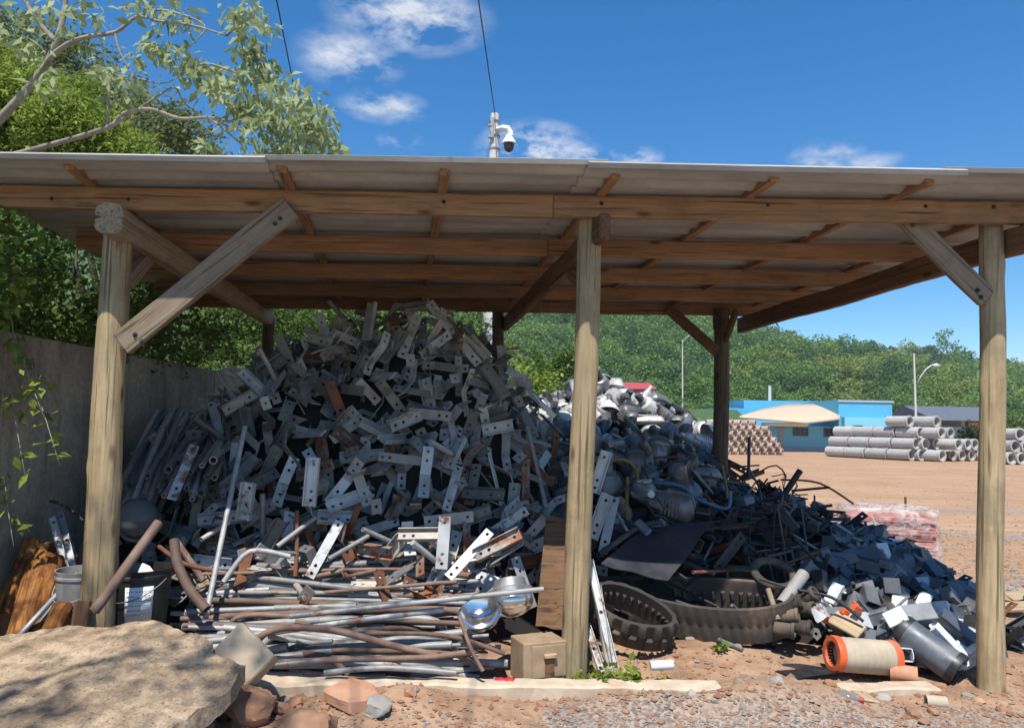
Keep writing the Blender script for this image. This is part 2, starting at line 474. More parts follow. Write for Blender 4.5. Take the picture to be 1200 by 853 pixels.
leafmat('forest_floor', (0.046,0.078,0.023), (0.091,0.143,0.039), 0.0)
leafmat('grass_mat', (0.10,0.16,0.03), (0.20,0.25,0.07), 0.2)
metal('bark_pale', (0.38,0.33,0.26), (0.20,0.17,0.13), 0.9, 0.0, dustamt=0.2, var=0.05)
metal('bark_dark', (0.10,0.075,0.05), (0.06,0.045,0.03), 0.9, 0.0, dustamt=0.2, var=0.05)
metal('stone_grey', (0.36,0.33,0.30), (0.26,0.24,0.22), 0.9, 0.0, dust=(0.42,0.28,0.19), dustamt=0.6, var=0.4)
metal('clod_red', (0.40,0.22,0.13), (0.28,0.14,0.08), 0.95, 0.0, dust=(0.5,0.36,0.25), dustamt=0.6, var=0.4)

def glass(name, col, rough, trans, alpha=1.0):
    t = NT(name); t.set(color=col, rough=rough)
    t.b.inputs['Transmission Weight'].default_value = trans
    t.b.inputs['IOR'].default_value = 1.3
    t.b.inputs['Alpha'].default_value = alpha
    M[name] = t.m
glass('globe_glass', (0.30,0.31,0.32), 0.12, 0.55)
glass('lens_glass', (0.34,0.35,0.355), 0.22, 0.35)
glass('clear_dome', (0.85,0.88,0.9), 0.06, 0.8)
# thin wrapping film: wrinkled, half see-through
t = NT('film'); n1 = t.noise(t.map((1,1,1.6)), 4.5, 8, 0.7, 1.5)
t.set(color=(0.80,0.74,0.72), rough=0.25, spec=0.5, bump=n1, bstr=0.9, bdist=0.03)
t.link(t.ramp(n1, [(0.42, 0.03), (0.60, 0.62)]), t.b.inputs['Alpha'])
M['film'] = t.m
# ------------------------------------------------------------------ light and sky
SUN_EL, SUN_AZ = R(61.5), R(8)       # the sun stands behind the camera, slightly left
sd = bpy.data.lights.new('sun', 'SUN'); so = bpy.data.objects.new('sun', sd); COL.objects.link(so)
sd.energy = 4.6; sd.angle = R(0.53); sd.color = (1.0, 0.95, 0.87)
dirv = Vector((math.sin(SUN_AZ)*math.cos(SUN_EL), math.cos(SUN_AZ)*math.cos(SUN_EL), -math.sin(SUN_EL)))
so.rotation_euler = dirv.to_track_quat('-Z', 'Y').to_euler()
so.location = (0, -5, 20)
w = bpy.data.worlds.new('World'); scene.world = w; w.use_nodes = True
nt = w.node_tree; nt.nodes.clear()
wo = nt.nodes.new('ShaderNodeOutputWorld'); bg = nt.nodes.new('ShaderNodeBackground')
sky = nt.nodes.new('ShaderNodeTexSky'); sky.sky_type = 'NISHITA'; sky.sun_disc = False
sky.sun_elevation = SUN_EL; sky.sun_rotation = R(180) + SUN_AZ
sky.altitude = 300; sky.air_density = 1.0; sky.dust_density = 0.3; sky.ozone_density = 3.0
bg.inputs['Strength'].default_value = 0.12
tc = nt.nodes.new('ShaderNodeTexCoord')
def wmath(op, a, b=0.0, c=None):
    m = nt.nodes.new('ShaderNodeMath'); m.operation = op
    for i, v in enumerate((a, b) if c is None else (a, b, c)):
        if isinstance(v, (int, float)): m.inputs[i].default_value = v
        else: nt.links.new(v, m.inputs[i])
    return m.outputs[0]
cn = nt.nodes.new('ShaderNodeTexNoise'); cn.inputs['Scale'].default_value = 1.0; cn.inputs['Detail'].default_value = 9
cn.inputs['Roughness'].default_value = 0.62; cn.inputs['Distortion'].default_value = 0.1
mp = nt.nodes.new('ShaderNodeMapping'); mp.inputs['Scale'].default_value = (19, 19, 40); mp.inputs['Rotation'].default_value = (0, R(-14), 0)
nt.links.new(tc.outputs['Generated'], mp.inputs[0]); nt.links.new(mp.outputs[0], cn.inputs['Vector'])
total = None
for (px, py, rx, rz, amt) in ((410, 68, .075, .038, .62), (480, 22, .11, .042, .75), (452, 126, .065, .022, .6), (625, 178, .085, .042, 1.0),
                              (690, 186, .06, .02, .7), (745, 186, .04, .016, .7), (968, 187, .05, .025, .6), (470, 166, .035, .014, .4), (1010, 192, .05, .014, .5)):
    d = ray(px, py).normalized()
    s = nt.nodes.new('ShaderNodeVectorMath'); s.operation = 'SUBTRACT'; s.inputs[1].default_value = d
    nt.links.new(tc.outputs['Generated'], s.inputs[0])
    m = nt.nodes.new('ShaderNodeVectorMath'); m.operation = 'MULTIPLY'; m.inputs[1].default_value = (1/rx, 1/rx, 1/rz)
    nt.links.new(s.outputs[0], m.inputs[0])
    l = nt.nodes.new('ShaderNodeVectorMath'); l.operation = 'LENGTH'; nt.links.new(m.outputs[0], l.inputs[0])
    q = wmath('MAXIMUM', wmath('SUBTRACT', 1.0, l.outputs['Value']), 0.0)
    q = wmath('MULTIPLY', wmath('MINIMUM', wmath('MULTIPLY', q, 1.5), 1.0), amt)
    total = q if total is None else wmath('MAXIMUM', total, q)
nz = wmath('MULTIPLY', wmath('MAXIMUM', wmath('SUBTRACT', cn.outputs['Fac'], 0.40), 0.0), 5.0)
mask = wmath('MINIMUM', wmath('MULTIPLY', total, nz), 0.85)
hs = nt.nodes.new('ShaderNodeHueSaturation'); hs.inputs['Saturation'].default_value = 1.42
nt.links.new(sky.outputs[0], hs.inputs['Color'])
mx = nt.nodes.new('ShaderNodeMix'); mx.data_type = 'RGBA'
nt.links.new(mask, mx.inputs[0]); nt.links.new(hs.outputs[0], mx.inputs[6]); mx.inputs[7].default_value = (5.2, 5.4, 5.7, 1)
nt.links.new(mx.outputs[2], bg.inputs[0]); nt.links.new(bg.outputs[0], wo.inputs[0])
vs = scene.view_settings
vs.view_transform = 'Standard'; vs.look = 'None'; vs.exposure = 0.48; vs.gamma = 1; vs.use_curve_mapping = False
scene.cycles.use_denoising = True
scene.cycles.max_bounces = 8; scene.cycles.transparent_max_bounces = 12
scene.cycles.caustics_reflective = False; scene.cycles.caustics_refractive = False

# ------------------------------------------------------------------ ground
def gz(x, y):
    """ground height"""
    z = 0.0
    if y < 14:
        f = max(0.0, min(1.0, (14 - y) / 6))
        z += 0.035 * f * noise.noise(Vector((x*1.3, y*1.3, 0))) + 0.018 * f * noise.noise(Vector((x*5, y*5, 3)))
        z += 0.010 * f * noise.noise(Vector((x*16, y*16, 7)))
    # dirt banked over the footing between its two visible lengths
    z += 0.10 * math.exp(-((x-1.62)/0.42)**2 - ((y-4.55)/0.28)**2)
    z += 0.11 * math.exp(-((x-1.35)/0.75)**2 - ((y-5.3)/0.35)**2)
    # rubble bank at the right edge of the yard
    z += 0.16 * math.exp(-((y - 7.6 - 0.1*(x-4))/0.5)**2) * max(0, min(1, (x-3.6)/0.6)) * (0.7 + 0.8*noise.noise(Vector((x*1.7, y*1.7, 5))))
    z += 0.10 * math.exp(-((x+0.75)/0.4)**2 - ((y-4.15)/0.25)**2)
    z += 0.085 * math.exp(-((x+0.55)/0.34)**2 - ((y-4.40)/0.17)**2) + 0.075 * math.exp(-((x-0.95)/0.5)**2 - ((y-4.40)/0.14)**2)
    z += 0.045 * max(0, noise.noise(Vector((x*2.1, 3, 8)))) * math.exp(-((y-4.55)/0.22)**2)
    return z
def axis(lo, hi, step, far_lo, far_hi, g=1.22):
    a = list(np.arange(lo, hi + 1e-6, step))
    s = step; v = hi
    while v < far_hi: s *= g; v += s; a.append(v)
    s = step; v = lo
    while v > far_lo: s *= g; v -= s; a.insert(0, v)
    return a
xs = axis(-4, 6.5, 0.05, -420, 520); ys = axis(2.6, 10, 0.05, -60, 620)
mb = MB()
nx = len(xs)
for y in ys:
    for x in xs:
        mb.v.append((x, y, gz(x, y)))
for j in range(len(ys)-1):
    for i in range(nx-1):
        mb.face([j*nx+i, j*nx+i+1, (j+1)*nx+i+1, (j+1)*nx+i])
tag(mb.build('ground', M['ground_dirt'], smooth=True), kind='structure')

# ------------------------------------------------------------------ shed
DEP = Vector((-0.146, 0.989, 0))            # the way the rafters run
shed = empty('open_shed', (0.38, 4.85, 0), 'open timber shed with a corrugated sheet roof on rough log posts', 'shed')
def beam(name, p0, p1, w, h, mat, parent, label=None, rough=0.004, up=(0,0,1), bev=0.006):
    p0, p1 = Vector(p0), Vector(p1)
    L = (p1 - p0).length
    mb = MB(); mb.box((L/2, 0, 0), (L, w, h))
    me = mb.mesh(name, M[mat], bevel=bev, rough=0)
    bm = bmesh.new(); bm.from_mesh(me)
    es = [e for e in bm.edges if abs((e.verts[0].co - e.verts[1].co).x) > L*0.5]
    bmesh.ops.subdivide_edges(bm, edges=es, cuts=max(2, int(L/0.12)))
    sd_ = rnd.random()*50
    for v in bm.verts:
        v.co += Vector((0, noise.noise(Vector((v.co.x*1.5, sd_, 0)))*rough*2, noise.noise(Vector((v.co.x*1.2, sd_, 9)))*rough*2))
        v.co += noise.noise_vector(Vector((v.co.x*6, v.co.y*20, v.co.z*20 + sd_))) * rough * 0.7
    bm.to_mesh(me); bm.free()
    o = link(name, me, parent, p0, frame(p1 - p0, up))
    return tag(o, label)
def post(p0, p1, r0, r1, parent, label=None, seed=0, name='post', mat='post_wood', bumps=1.0):
    p0, p1 = Vector(p0), Vector(p1)
    n, m = 70, 36
    mb = MB()
    L = (p1-p0).length
    pr = random.Random(seed*7+1)
    kn = [(pr.uniform(.05,.95), pr.uniform(0, 6.28), pr.uniform(.05,.12)) for _ in range(9)]
    for i in range(n+1):
        f = i/n
        c = Vector((0.014*bumps*noise.noise(Vector((f*2.2, seed, 0))), 0.014*bumps*noise.noise(Vector((f*2.2, seed, 5))), 0))
        r = r0 + (r1-r0)*f
        for k in range(m):
            a = 2*math.pi*k/m
            q = r*(1 + 0.07*bumps*noise.noise(Vector((math.cos(a)*1.2, math.sin(a)*1.2 + seed*3, f*4))) + 0.03*bumps*noise.noise(Vector((math.cos(a)*3, math.sin(a)*3+seed, f*14))) + 0.018*noise.noise(Vector((math.cos(a)*9, math.sin(a)*9+seed, f*9))))
            for (kf, ka, kh) in kn:
                da = abs((a-ka+math.pi) % (2*math.pi) - math.pi); dz = (f-kf)*L
                q += r*kh*math.exp(-(da/.32)**2 - (dz/.05)**2)
            mb.v.append((c.x + q*math.cos(a), c.y + q*math.sin(a), f*L))
    for i in range(n):
        for k in range(m):
            k2 = (k+1) % m
            mb.face([i*m+k, i*m+k2, (i+1)*m+k2, (i+1)*m+k])
    mb.face([n*m+k for k in range(m)]); mb.face([k for k in range(m)][::-1])
    o = link(name, mb.mesh(name, M[mat], smooth=40), parent, p0, frame_z(p1-p0))
    return tag(o, label)
ZP = 2.94                                        # purlin centre height is found per purlin
YF = 4.80
base_l = P(110, 780, YF); base_l.z = -0.05
top_l = P(139, 268, YF)
post(base_l, top_l, 0.105, 0.085, shed, 'pale barked post leaning to the right', 1)
base_c = P(672, 788, YF+0.03); base_c.z = -0.05
post(base_c, P(692, 250, YF+0.03), 0.083, 0.078, shed, 'pale round post with a sunlit lower half', 2)
base_r = P(1161, 790, YF+0.05); base_r.z = -0.05
post(base_r, P(1162, 255, YF+0.05), 0.080, 0.070, shed, 'greenish grey round post', 3)
# purlins
pur = [((0, 233.5), (1200, 243.5), 4.72, 0.145), ((0, 281), (1200, 292), 5.78, 0.135), ((0, 311.5), (1200, 324), 6.80, 0.135), ((0, 333), (1200, 346), 7.72, 0.13), ((0, 350), (1200, 363), 8.62, 0.15)]
PZ = []
for i, (a, b, Y, h) in enumerate(pur):
    p0, p1 = P(a[0]-170, a[1]-2, Y), P(b[0]+(170 if i == 0 else 60), b[1]+1, Y)
    zc = (p0.z + p1.z)/2 - 0.02
    PZ.append((Y, zc, h))
    p0.z = p1.z = zc
    p0 = p0 + (p1-p0)*(((-3.24 if i else -3.65) + DEP.x/DEP.y*(Y-4.25) - p0.x)/(p1.x-p0.x))
    if i:
        pe = P(1235, 262, 4.5); xe = pe.x + DEP.x/DEP.y*(Y-4.5) + 0.48
        p1 = p0 + (p1-p0)*((xe-p0.x)/(p1.x-p0.x))
    # the purlins join end to end over the middle post
    xm = 0.25 + 0.02*i
    pm = p0 + (p1-p0)*((xm-p0.x)/(p1.x-p0.x))
    beam('purlin', p0, pm - Vector((0.002,0,0)), 0.055, h, 'sawn_orange', shed)
    beam('purlin', pm + Vector((0.002,0,0.004)), p1 + Vector((0,0,0.004)), 0.055, h, 'sawn_orange', shed)
print('purlins', PZ)
zpl = np.polyfit([p[0] for p in PZ], [p[1] for p in PZ], 1)
def purlin_z(Y): return zpl[0]*Y + zpl[1]

def rafter(xf, yf, yb, w, h, mat, label, dx=None, zofs=0.0):
    p0 = Vector((xf, yf, 0)); d = DEP*((yb-yf)/DEP.y)
    if dx is not None: d.x = dx
    p1 = p0 + d
    p0.z = purlin_z(yf) - 0.0725 - h/2 + zofs; p1.z = purlin_z(yb) - 0.0725 - h/2 + zofs
    return beam('rafter', p0, p1, w, h, mat, shed, label, rough=0.012 if 'log' in label else 0.006, bev=0.012)
# rough-hewn log over the left posts, sawn ones over the others
pl = P(131, 255, 4.55)
# the left one is a rough log: squarish, tapering, its end split across
p0 = Vector((pl.x, 4.52, purlin_z(4.55) - 0.0725 - 0.105)); p1 = Vector((P(316, 372, 9.0).x, 9.05, purlin_z(9.05) - 0.0725 - 0.085))
L_ = (p1-p0).length; fm_ = frame_z(p1-p0); inv_ = fm_.transposed()
lf_ = inv_ @ Vector((-1,0,0)); la_ = math.atan2(lf_.y, lf_.x); ua_ = inv_ @ Vector((0,0,1)); up_a = math.atan2(ua_.y, ua_.x)
mb = MB(); n_, m_ = 40, 40
for i in range(n_+1):
    f = (i/n_)**1.5
    for k in range(m_):
        a = 2*math.pi*k/m_
        rel = a - up_a
        sq = (abs(math.cos(rel))**3.4 + abs(math.sin(rel)*1.15)**3.4)**(-1/3.4)
        q = (0.098 - 0.020*f)*sq*(1 + .07*noise.noise(Vector((math.cos(a)*1.4, math.sin(a)*1.4, f*7))) + .03*noise.noise(Vector((math.cos(a)*4, math.sin(a)*4, f*22))))
        for ca in (la_, la_ + math.pi):
            da = abs((a - ca + math.pi) % (2*math.pi) - math.pi)
            q *= 1 - (0.5 if ca == la_ else .2)*math.exp(-(da/.08)**2)*max(0, 1 - f*2.6)
        z = L_*f + (0.02*noise.noise(Vector((math.cos(a)*3, math.sin(a)*3, 1))) if i == 0 else 0)
        mb.v.append((q*math.cos(a), q*math.sin(a), z))
for i in range(n_):
    for k in range(m_):
        k2 = (k+1) % m_; mb.face([i*m_+k, i*m_+k2, (i+1)*m_+k2, (i+1)*m_+k])
mb.v.append((0,0,0.012)); c_ = len(mb.v)-1
for k in range(m_): mb.face([c_, (k+1) % m_, k])
mb.face([n_*m_+k for k in range(m_)])
tag(link('rafter', mb.mesh('rafter', M['log_grey'], smooth=35), shed, p0, fm_), 'rough hewn log rafter with a split pale end')
pc = P(709, 258, 4.58)
rafter(pc.x, 4.58, 9.1, 0.075, 0.165, 'sawn_dark', 'sawn rafter bolted beside the middle post', dx=P(592, 372, 9.1).x - pc.x)
pr = P(1235, 262, 4.5)
rafter(pr.x, 4.5, 8.75, 0.075, 0.18, 'sawn_dark', 'dark sawn rafter along the open right side', dx=P(868, 367, 8.7).x - pr.x)
# light rafters between purlins and sheets
for (x0, y0, dxm) in ((80, 208, None), (330, 208, None), (521, 210, None), (722, 212, None), (908, 218, None), (1090, 220, None), (1275, 224, None)):
    p = P(x0, y0, 4.36)
    q0 = Vector((p.x, 4.36, purlin_z(4.36) + 0.072 + 0.024)); q1 = q0 + DEP*((8.9-4.36)/DEP.y); q1.z = purlin_z(8.9) + 0.056
    beam('batten', q0, q1, 0.06, 0.046, 'sawn_orange', shed, rough=0.003)
# braces
beam('brace', P(143, 404, 4.70), P(341, 243, 4.66), 0.16, 0.05, 'sawn_grey', shed, 'wide grey board brace from the left post up to the front beam', up=(0,-1,0.0))
beam('brace', P(1157, 350, 4.80), P(1056, 250, 4.80), 0.14, 0.045, 'sawn_grey', shed, 'grey board brace of the right post', up=(0,-1,0))
beam('brace', P(150, 330, 4.95), P(190, 285, 5.5), 0.05, 0.11, 'sawn_grey', shed)
beam('brace', P(700, 348, 4.95), P(668, 318, 5.6), 0.05, 0.11, 'sawn_dark', shed)
# back posts
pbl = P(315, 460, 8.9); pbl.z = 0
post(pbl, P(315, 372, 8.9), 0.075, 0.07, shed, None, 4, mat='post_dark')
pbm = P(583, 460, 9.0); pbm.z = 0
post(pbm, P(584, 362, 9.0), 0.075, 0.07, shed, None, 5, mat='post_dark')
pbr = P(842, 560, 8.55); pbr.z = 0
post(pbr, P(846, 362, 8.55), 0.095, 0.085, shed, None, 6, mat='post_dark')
beam('brace', P(841, 413, 8.5), P(782, 361, 8.5), 0.12, 0.045, 'sawn_dark', shed, up=(0,-1,0))
beam('brace', P(850, 398, 8.45), P(862, 366, 8.0), 0.045, 0.10, 'sawn_dark', shed)
# bolts and nails at the joints
def bolt(p, d, r=0.012):
    mb = MB(); q = Matrix.Translation(p) @ frame_z(d).to_4x4()
    mb.lathe([(0,.012),(r*.6,.012),(r,.007),(r,0),(r*1.7,0),(r*1.7,-.004),(0,-.004)], 8, q)
    mb.build('bolt', M['dark_steel'], shed, p)
for (px, py, Y) in ((158, 392, 4.665), (166, 400, 4.665), (328, 256, 4.63), (322, 262, 4.63), (1146, 340, 4.77), (1150, 348, 4.77), (1062, 258, 4.77), (1070, 264, 4.77)):
    bolt(P(px, py, Y), (0,-1,0), 0.009)
for px in (60, 150, 330, 520, 705, 900, 1085, 1165):
    bolt(P(px, 232 + px*0.009, 4.69), (0,-1,0), 0.008)
# small switch box on the back post
mb = MB(); mb.box(P(838, 378, 8.44), (0.05, 0.04, 0.16)); mb.box(P(838, 378, 8.41), (0.035, 0.015, 0.12))
mb.build('switch_box', M['plastic_black'], shed, P(838, 378, 8.44), bevel=0.004)
# corrugated sheets, each one its own part; the corrugations run along the front
def sheet(x0, x1, y0, y1, lift, skew=0.0, jag=0.0, th=0.012):
    mb = MB()
    wl, amp = 0.177, 0.018
    n = int((y1-y0)/wl*8)
    base = purlin_z
    cols = 5
    for j in range(n+1):
        y = y0 + (y1-y0)*j/n
        z = base(y) + 0.079 + 0.026 + amp*math.sin(2*math.pi*(y-4.27)/wl) + lift
        sx = DEP.x/DEP.y*(y-y0)
        for i in range(cols+1):
            x = x0 + (x1-x0)*i/cols
            jx = jag*noise.noise(Vector((y*3, x, 2))) if i in (0, cols) else 0
            mb.v.append((x + sx + jx, y + skew*(i/cols-0.5), z + 0.006*noise.noise(Vector((x*1.1, y*0.8, 4)))))
    w_ = cols+1
    for j in range(n):
        for i in range(cols):
            mb.face([j*w_+i, j*w_+i+1, (j+1)*w_+i+1, (j+1)*w_+i])
    me = mb.mesh('roof_sheet', M['fibre_cement'], (x0, y0, purlin_z(y0)), smooth=True)
    bm = bmesh.new(); bm.from_mesh(me)
    bmesh.ops.solidify(bm, geom=bm.faces[:], thickness=th)
    bm.to_mesh(me); bm.free()
    me.polygons.foreach_set('use_smooth', [True]*len(me.polygons)); me.set_sharp_from_angle(angle=R(50))
    return link('roof_sheet', me, shed, (x0, y0, purlin_z(y0)))
xcut = [-3.5] + [P(px, 195, 4.25).x for px in (298, 703, 1122)] + [P(1235, 262, 4.5).x + 0.62]
rows = [(4.27, 5.72), (5.58, 7.12), (6.98, 8.52), (8.38, 8.92)]
for r, (ya, yb) in enumerate(rows):
    for c in range(4):
        dx = DEP.x/DEP.y*(ya-4.27)
        sheet(xcut[c] + dx - 0.06, xcut[c+1] + dx + 0.06, ya + (0.012 if c % 2 else -0.012), yb, 0.012*(c % 2) + 0.011*(r % 2) + 0.001*r, skew=rnd.uniform(-.015,.015), jag=0.012, th=0.030 if r == 0 else 0.012)

# ------------------------------------------------------------------ wall at the left
XW = -3.55
mb = MB()
zt = P(5, 388, 5.17).z
print('wall top', zt, P(5,388,5.17).x)
yw = 1.5
while yw < 14:
    L = 1.22
    mb.box((XW - 0.06, yw + L/2, zt/2 - 0.1), (0.12 + 0.006*rnd.random(), L - 0.008, zt + 0.2))
    yw += L
tag(mb.build('concrete_wall', M['wall_concrete'], origin=(XW, 7, 0), bevel=0.01), 'weathered grey concrete wall along the left side of the shed, overgrown at the top', 'wall')

# ------------------------------------------------------------------ footing
def kerb(name, p0, p1, w, h, seed):
    p0, p1 = Vector(p0), Vector(p1)
    L = (p1-p0).length
    mb = MB(); mb.box((L/2, 0, 0), (L, w, h))
    me = mb.mesh(name, M['kerb_concrete'], bevel=0.012)
    bm = bmesh.new(); bm.from_mesh(me)
    es = [e for e in bm.edges if abs((e.verts[0].co - e.verts[1].co).x) > L*0.5]
    bmesh.ops.subdivide_edges(bm, edges=es, cuts=int(L/0.06))
    for v in bm.verts:
        v.co += noise.noise_vector(Vector((v.co.x*5, v.co.y*8, v.co.z*8 + seed))) * 0.014 + noise.noise_vector(Vector((v.co.x*22, v.co.y*22, seed)))*0.006
    bm.to_mesh(me); bm.free()
    return link(name, me, None, p0, frame(p1-p0))
k0 = G(230, 802, 0.05); k1 = G(845, 808, 0.05); k2 = G(940, 808, 0.02); k3 = G(1095, 806, 0.02)
for o in (kerb('concrete_footing', (k0.x, k0.y, 0.0), (k1.x, k1.y, 0.0), 0.15, 0.17, 3), kerb('concrete_footing', (k2.x, k2.y-0.02, -0.03), (k3.x, k3.y, -0.03), 0.14, 0.15, 8)):
    tag(o, kind='structure')
# ------------------------------------------------------------------ hills and forest
def ridge(x):
    """height of the hill top along x at Y = 300"""
    px = 600 + x/300*F
    ks = [(-400, 95), (300, 92), (560, 80), (700, 66), (790, 55), (880, 37), (960, 35), (1060, 34), (1200, 30), (1500, 34), (2000, 40)]
    if px <= ks[0][0]: return ks[0][1]
    for (a, ha), (b, hb) in zip(ks, ks[1:]):
        if px <= b:
            f = (px-a)/(b-a); f = f*f*(3-2*f)*0.5 + f*0.5
            return ha + (hb-ha)*f
    return ks[-1][1]
def hill_z(x, y):
    f = (y - 92)/(300-92)
    if f <= 0: return -0.5 + f*4
    f = min(f, 1.0)
    z = (ridge(x) - 7) * (f**1.05)
    z += f*6*noise.noise(Vector((x*0.012, y*0.012, 1))) + f*3*noise.noise(Vector((x*0.04, y*0.04, 1)))
    if y > 300: z -= (y-300)*0.12
    return z - 0.3
mb = MB()
hx = [i*9.0 for i in range(-32, 46)]; hy = [80 + 8*j for j in range(0, 36)]
for y in hy:
    for x in hx: mb.v.append((x*(y/300*0.55+0.45), y, hill_z(x*(y/300*0.55+0.45), y)))
for j in range(len(hy)-1):
    for i in range(len(hx)-1):
        a = j*len(hx)+i
        mb.face([a, a+1, a+len(hx)+1, a+len(hx)])
tag(mb.build('hills', M['forest_floor'], smooth=True), kind='structure')
# the wood on the hillside: one mass of crowns
allv, allm = [], []
frs = np.random.RandomState(5)
rf = random.Random(21)
def crown_pts(n, rx, rz, rs):
    u = rs.normal(size=(n,3)); u /= np.linalg.norm(u,axis=1)[:,None]
    r = rs.uniform(0.75, 1.0, size=n)[:,None]; u[:,2] = np.abs(u[:,2]) - 0.25*(rs.uniform(size=n) < .3)
    # lumpy outline
    lob = rs.normal(size=(5,3)); lob /= np.linalg.norm(lob,axis=1)[:,None]
    g = 0.72 + 0.4*np.max(np.clip(u @ lob.T, 0, 1)**3, axis=1)[:,None]
    p = u*r*g*np.array([rx, rx, rz])
    return p
cnt = 0
while cnt < 3300:
    y = 94 + (rf.random()**1.15)*215
    x = rf.uniform(-0.22, 0.95)*y
    sp = noise.noise(Vector((x*0.02, y*0.02, 11))) + rf.uniform(-.5,.5)
    mi = 0 if sp < -0.15 else 1 if sp < 0.25 else 2 if sp < 0.5 else 3
    if rf.random() < 0.25: mi = rf.randrange(3)
    big = rf.uniform(2.0, 4.6)*(0.6 + 0.4*min(1, (y-90)/60))
    if y > 285: big *= 1.1
    ls = y*0.0026
    n = int(min(700, 5.2*(big/ls)**2 + 40))
    rz = big*rf.uniform(0.8, 1.25)
    p = crown_pts(n, big, rz, frs) + np.array([x, y, hill_z(x,y) + rz*0.75])
    allv.append(leaves(p, ls*1.3, wid=0.8, up=1.3, rs=frs)); allm += [mi]*n
    cnt += 1
me = np_mesh('forest', np.concatenate(allv), 4, [M['forest_a'], M['forest_b'], M['forest_c'], M['forest_d']], allm)
tag(link('forest', me), kind='stuff')

def leafy(name, parent, blobs, n, size, mat, seed, droop=0.0, wid=0.5, up=0.5, origin=(0,0,0), core=0.35):
    """a crown of single leaves spread over a set of lumps (centre, rx, rz)"""
    rs = np.random.RandomState(seed)
    tot = sum(b[1]**2 * (b[2]/b[1]) for b in blobs)
    vv = []
    for (c, rx, rz) in blobs:
        k = max(4, int(n*(rx*rz)/tot))
        u = rs.normal(size=(k,3)); u /= np.linalg.norm(u,axis=1)[:,None]
        lob = rs.normal(size=(7,3)); lob /= np.linalg.norm(lob,axis=1)[:,None]
        g = 0.62 + 0.5*np.max(np.clip(u @ lob.T, 0, 1)**4, axis=1)[:,None]
        r = rs.uniform(core, 1.0, size=k)[:,None]
        vv.append(leaves(u*r*g*np.array([rx,rx,rz]) + np.array(c) - np.array(origin), size, droop, wid, up, rs))
    return link(name, np_mesh(name, np.concatenate(vv), 4, [M[mat]]), parent, origin)

def tree(name, base, height, blobs, n, size, mat, label, cat='tree', group=None, trunk_r=0.2, seed=1, bark='bark_dark', wid=0.5, up=0.5, droop=0.0, limbs=5):
    base = Vector(base)
    t = empty(name, base, label, cat, group)
    mb = MB()
    top = base + Vector((0,0,height*0.8))
    rr = random.Random(seed)
    n_ = 7
    pts = [base + (top-base)*(i/n_) + Vector((rr.uniform(-1,1), rr.uniform(-1,1), 0))*trunk_r*0.6 for i in range(n_+1)]
    mb.tube(pts, [trunk_r*(1-0.8*i/n_) for i in range(n_+1)], 7)
    for (c, rx, rz) in blobs[:max(limbs, 1)]:
        p = pts[rr.randint(2, n_-1)]
        mb.tube([p, (p + Vector(c))/2 + Vector((0,0,-rz*0.2)), Vector(c)], [trunk_r*0.4, trunk_r*0.28, trunk_r*0.1], 5)
    mb.build('trunk', M[bark], t, base, smooth=True)
    leafy('crown', t, blobs, n, size, mat, seed, droop, wid, up, base)
    return t
# trees one can tell apart on the skyline
def blobs_for(base, h, r, k, seed, flat=0.7, lo=0.35):
    rr = random.Random(seed)
    out = []
    for i in range(k):
        f = rr.random()
        z = h*(lo + (1-lo)*f*0.85)
        q = r*(1 - 0.5*abs(f-0.4))*rr.uniform(0.3, 0.75)
        a = rr.random()*6.28
        out.append(((base[0]+math.cos(a)*q, base[1]+math.sin(a)*q, base[2]+z), r*rr.uniform(0.4,0.65), r*flat*rr.uniform(0.4,0.65)))
    return out
def ridge_tree(px, y, hgt, r, mat, label, seed, dark=False):
    x = (px-600)/F*y
    b = (x, y, hill_z(x, y)-1)
    tree('ridge_tree', b, hgt, blobs_for(b, hgt, r, 9, seed, 0.75, 0.3), 700, 0.8, mat, label, group='trees standing out on the ridge', trunk_r=0.25, seed=seed, wid=0.8)
for i, (px, h, r) in enumerate(((905, 8.5, 2.2), (938, 9.5, 2.1), (962, 10, 1.9), (985, 10.5, 2.4), (1003, 9.5, 2.0), (1022, 10, 2.3), (1046, 9.0, 2.5), (1075, 8, 2.4), (1150, 8, 2.6), (1182, 11, 3.4))):
    ridge_tree(px, 292 + (i % 3)*4, h, r, 'forest_c', 'dark tree rising above the forest on the right skyline', 100+i)
ridge_tree(1112, 270, 17, 5.2, 'forest_b', 'broad pale green tree, tallest on the right skyline', 120)

# bushes and trees behind the shed
def bush(name, px, py_base, Y, h, r, mat, label, seed, n=2500, size=0.12, group=None, k=9, trunk_r=0.05, cat='bush', wid=0.5, z0=0.0):
    p = P(px, py_base, Y); p.z = z0
    return tree(name, p, h, blobs_for(p, h, r, k, seed, 0.9, 0.15), n, size, mat, label, cat, group, trunk_r, seed, wid=wid)
bush('bush', 612, 480, 17, 2.9, 1.25, 'leaf_lime', 'bright lime green bush in sun just right of the back middle post', 31, 6500, 0.13)
bush('bush', 652, 500, 16, 1.75, 0.95, 'leaf_lime', 'low pale green bush beside the heap of lamp heads', 33, 4500, 0.11)
bush('bush', 560, 480, 15, 3.3, 1.3, 'leaf_lime', 'lime green bush behind the top of the bracket heap', 36, 5500, 0.13)
bush('small_tree', 648, 500, 21, 4.0, 1.35, 'leaf_hedge', 'small dark green tree behind the lime bushes', 32, 7000, 0.15, cat='tree')
bush('bush', 540, 480, 26, 3.4, 2.4, 'leaf_lime', 'sunlit wide green bush behind the concrete utility pole', 34, 7000, 0.18)
bush('bush', 440, 480, 13.5, 3.4, 1.7, 'leaf_hedge', 'leafy green bush above the left shoulder of the bracket heap', 35, 8000, 0.13)
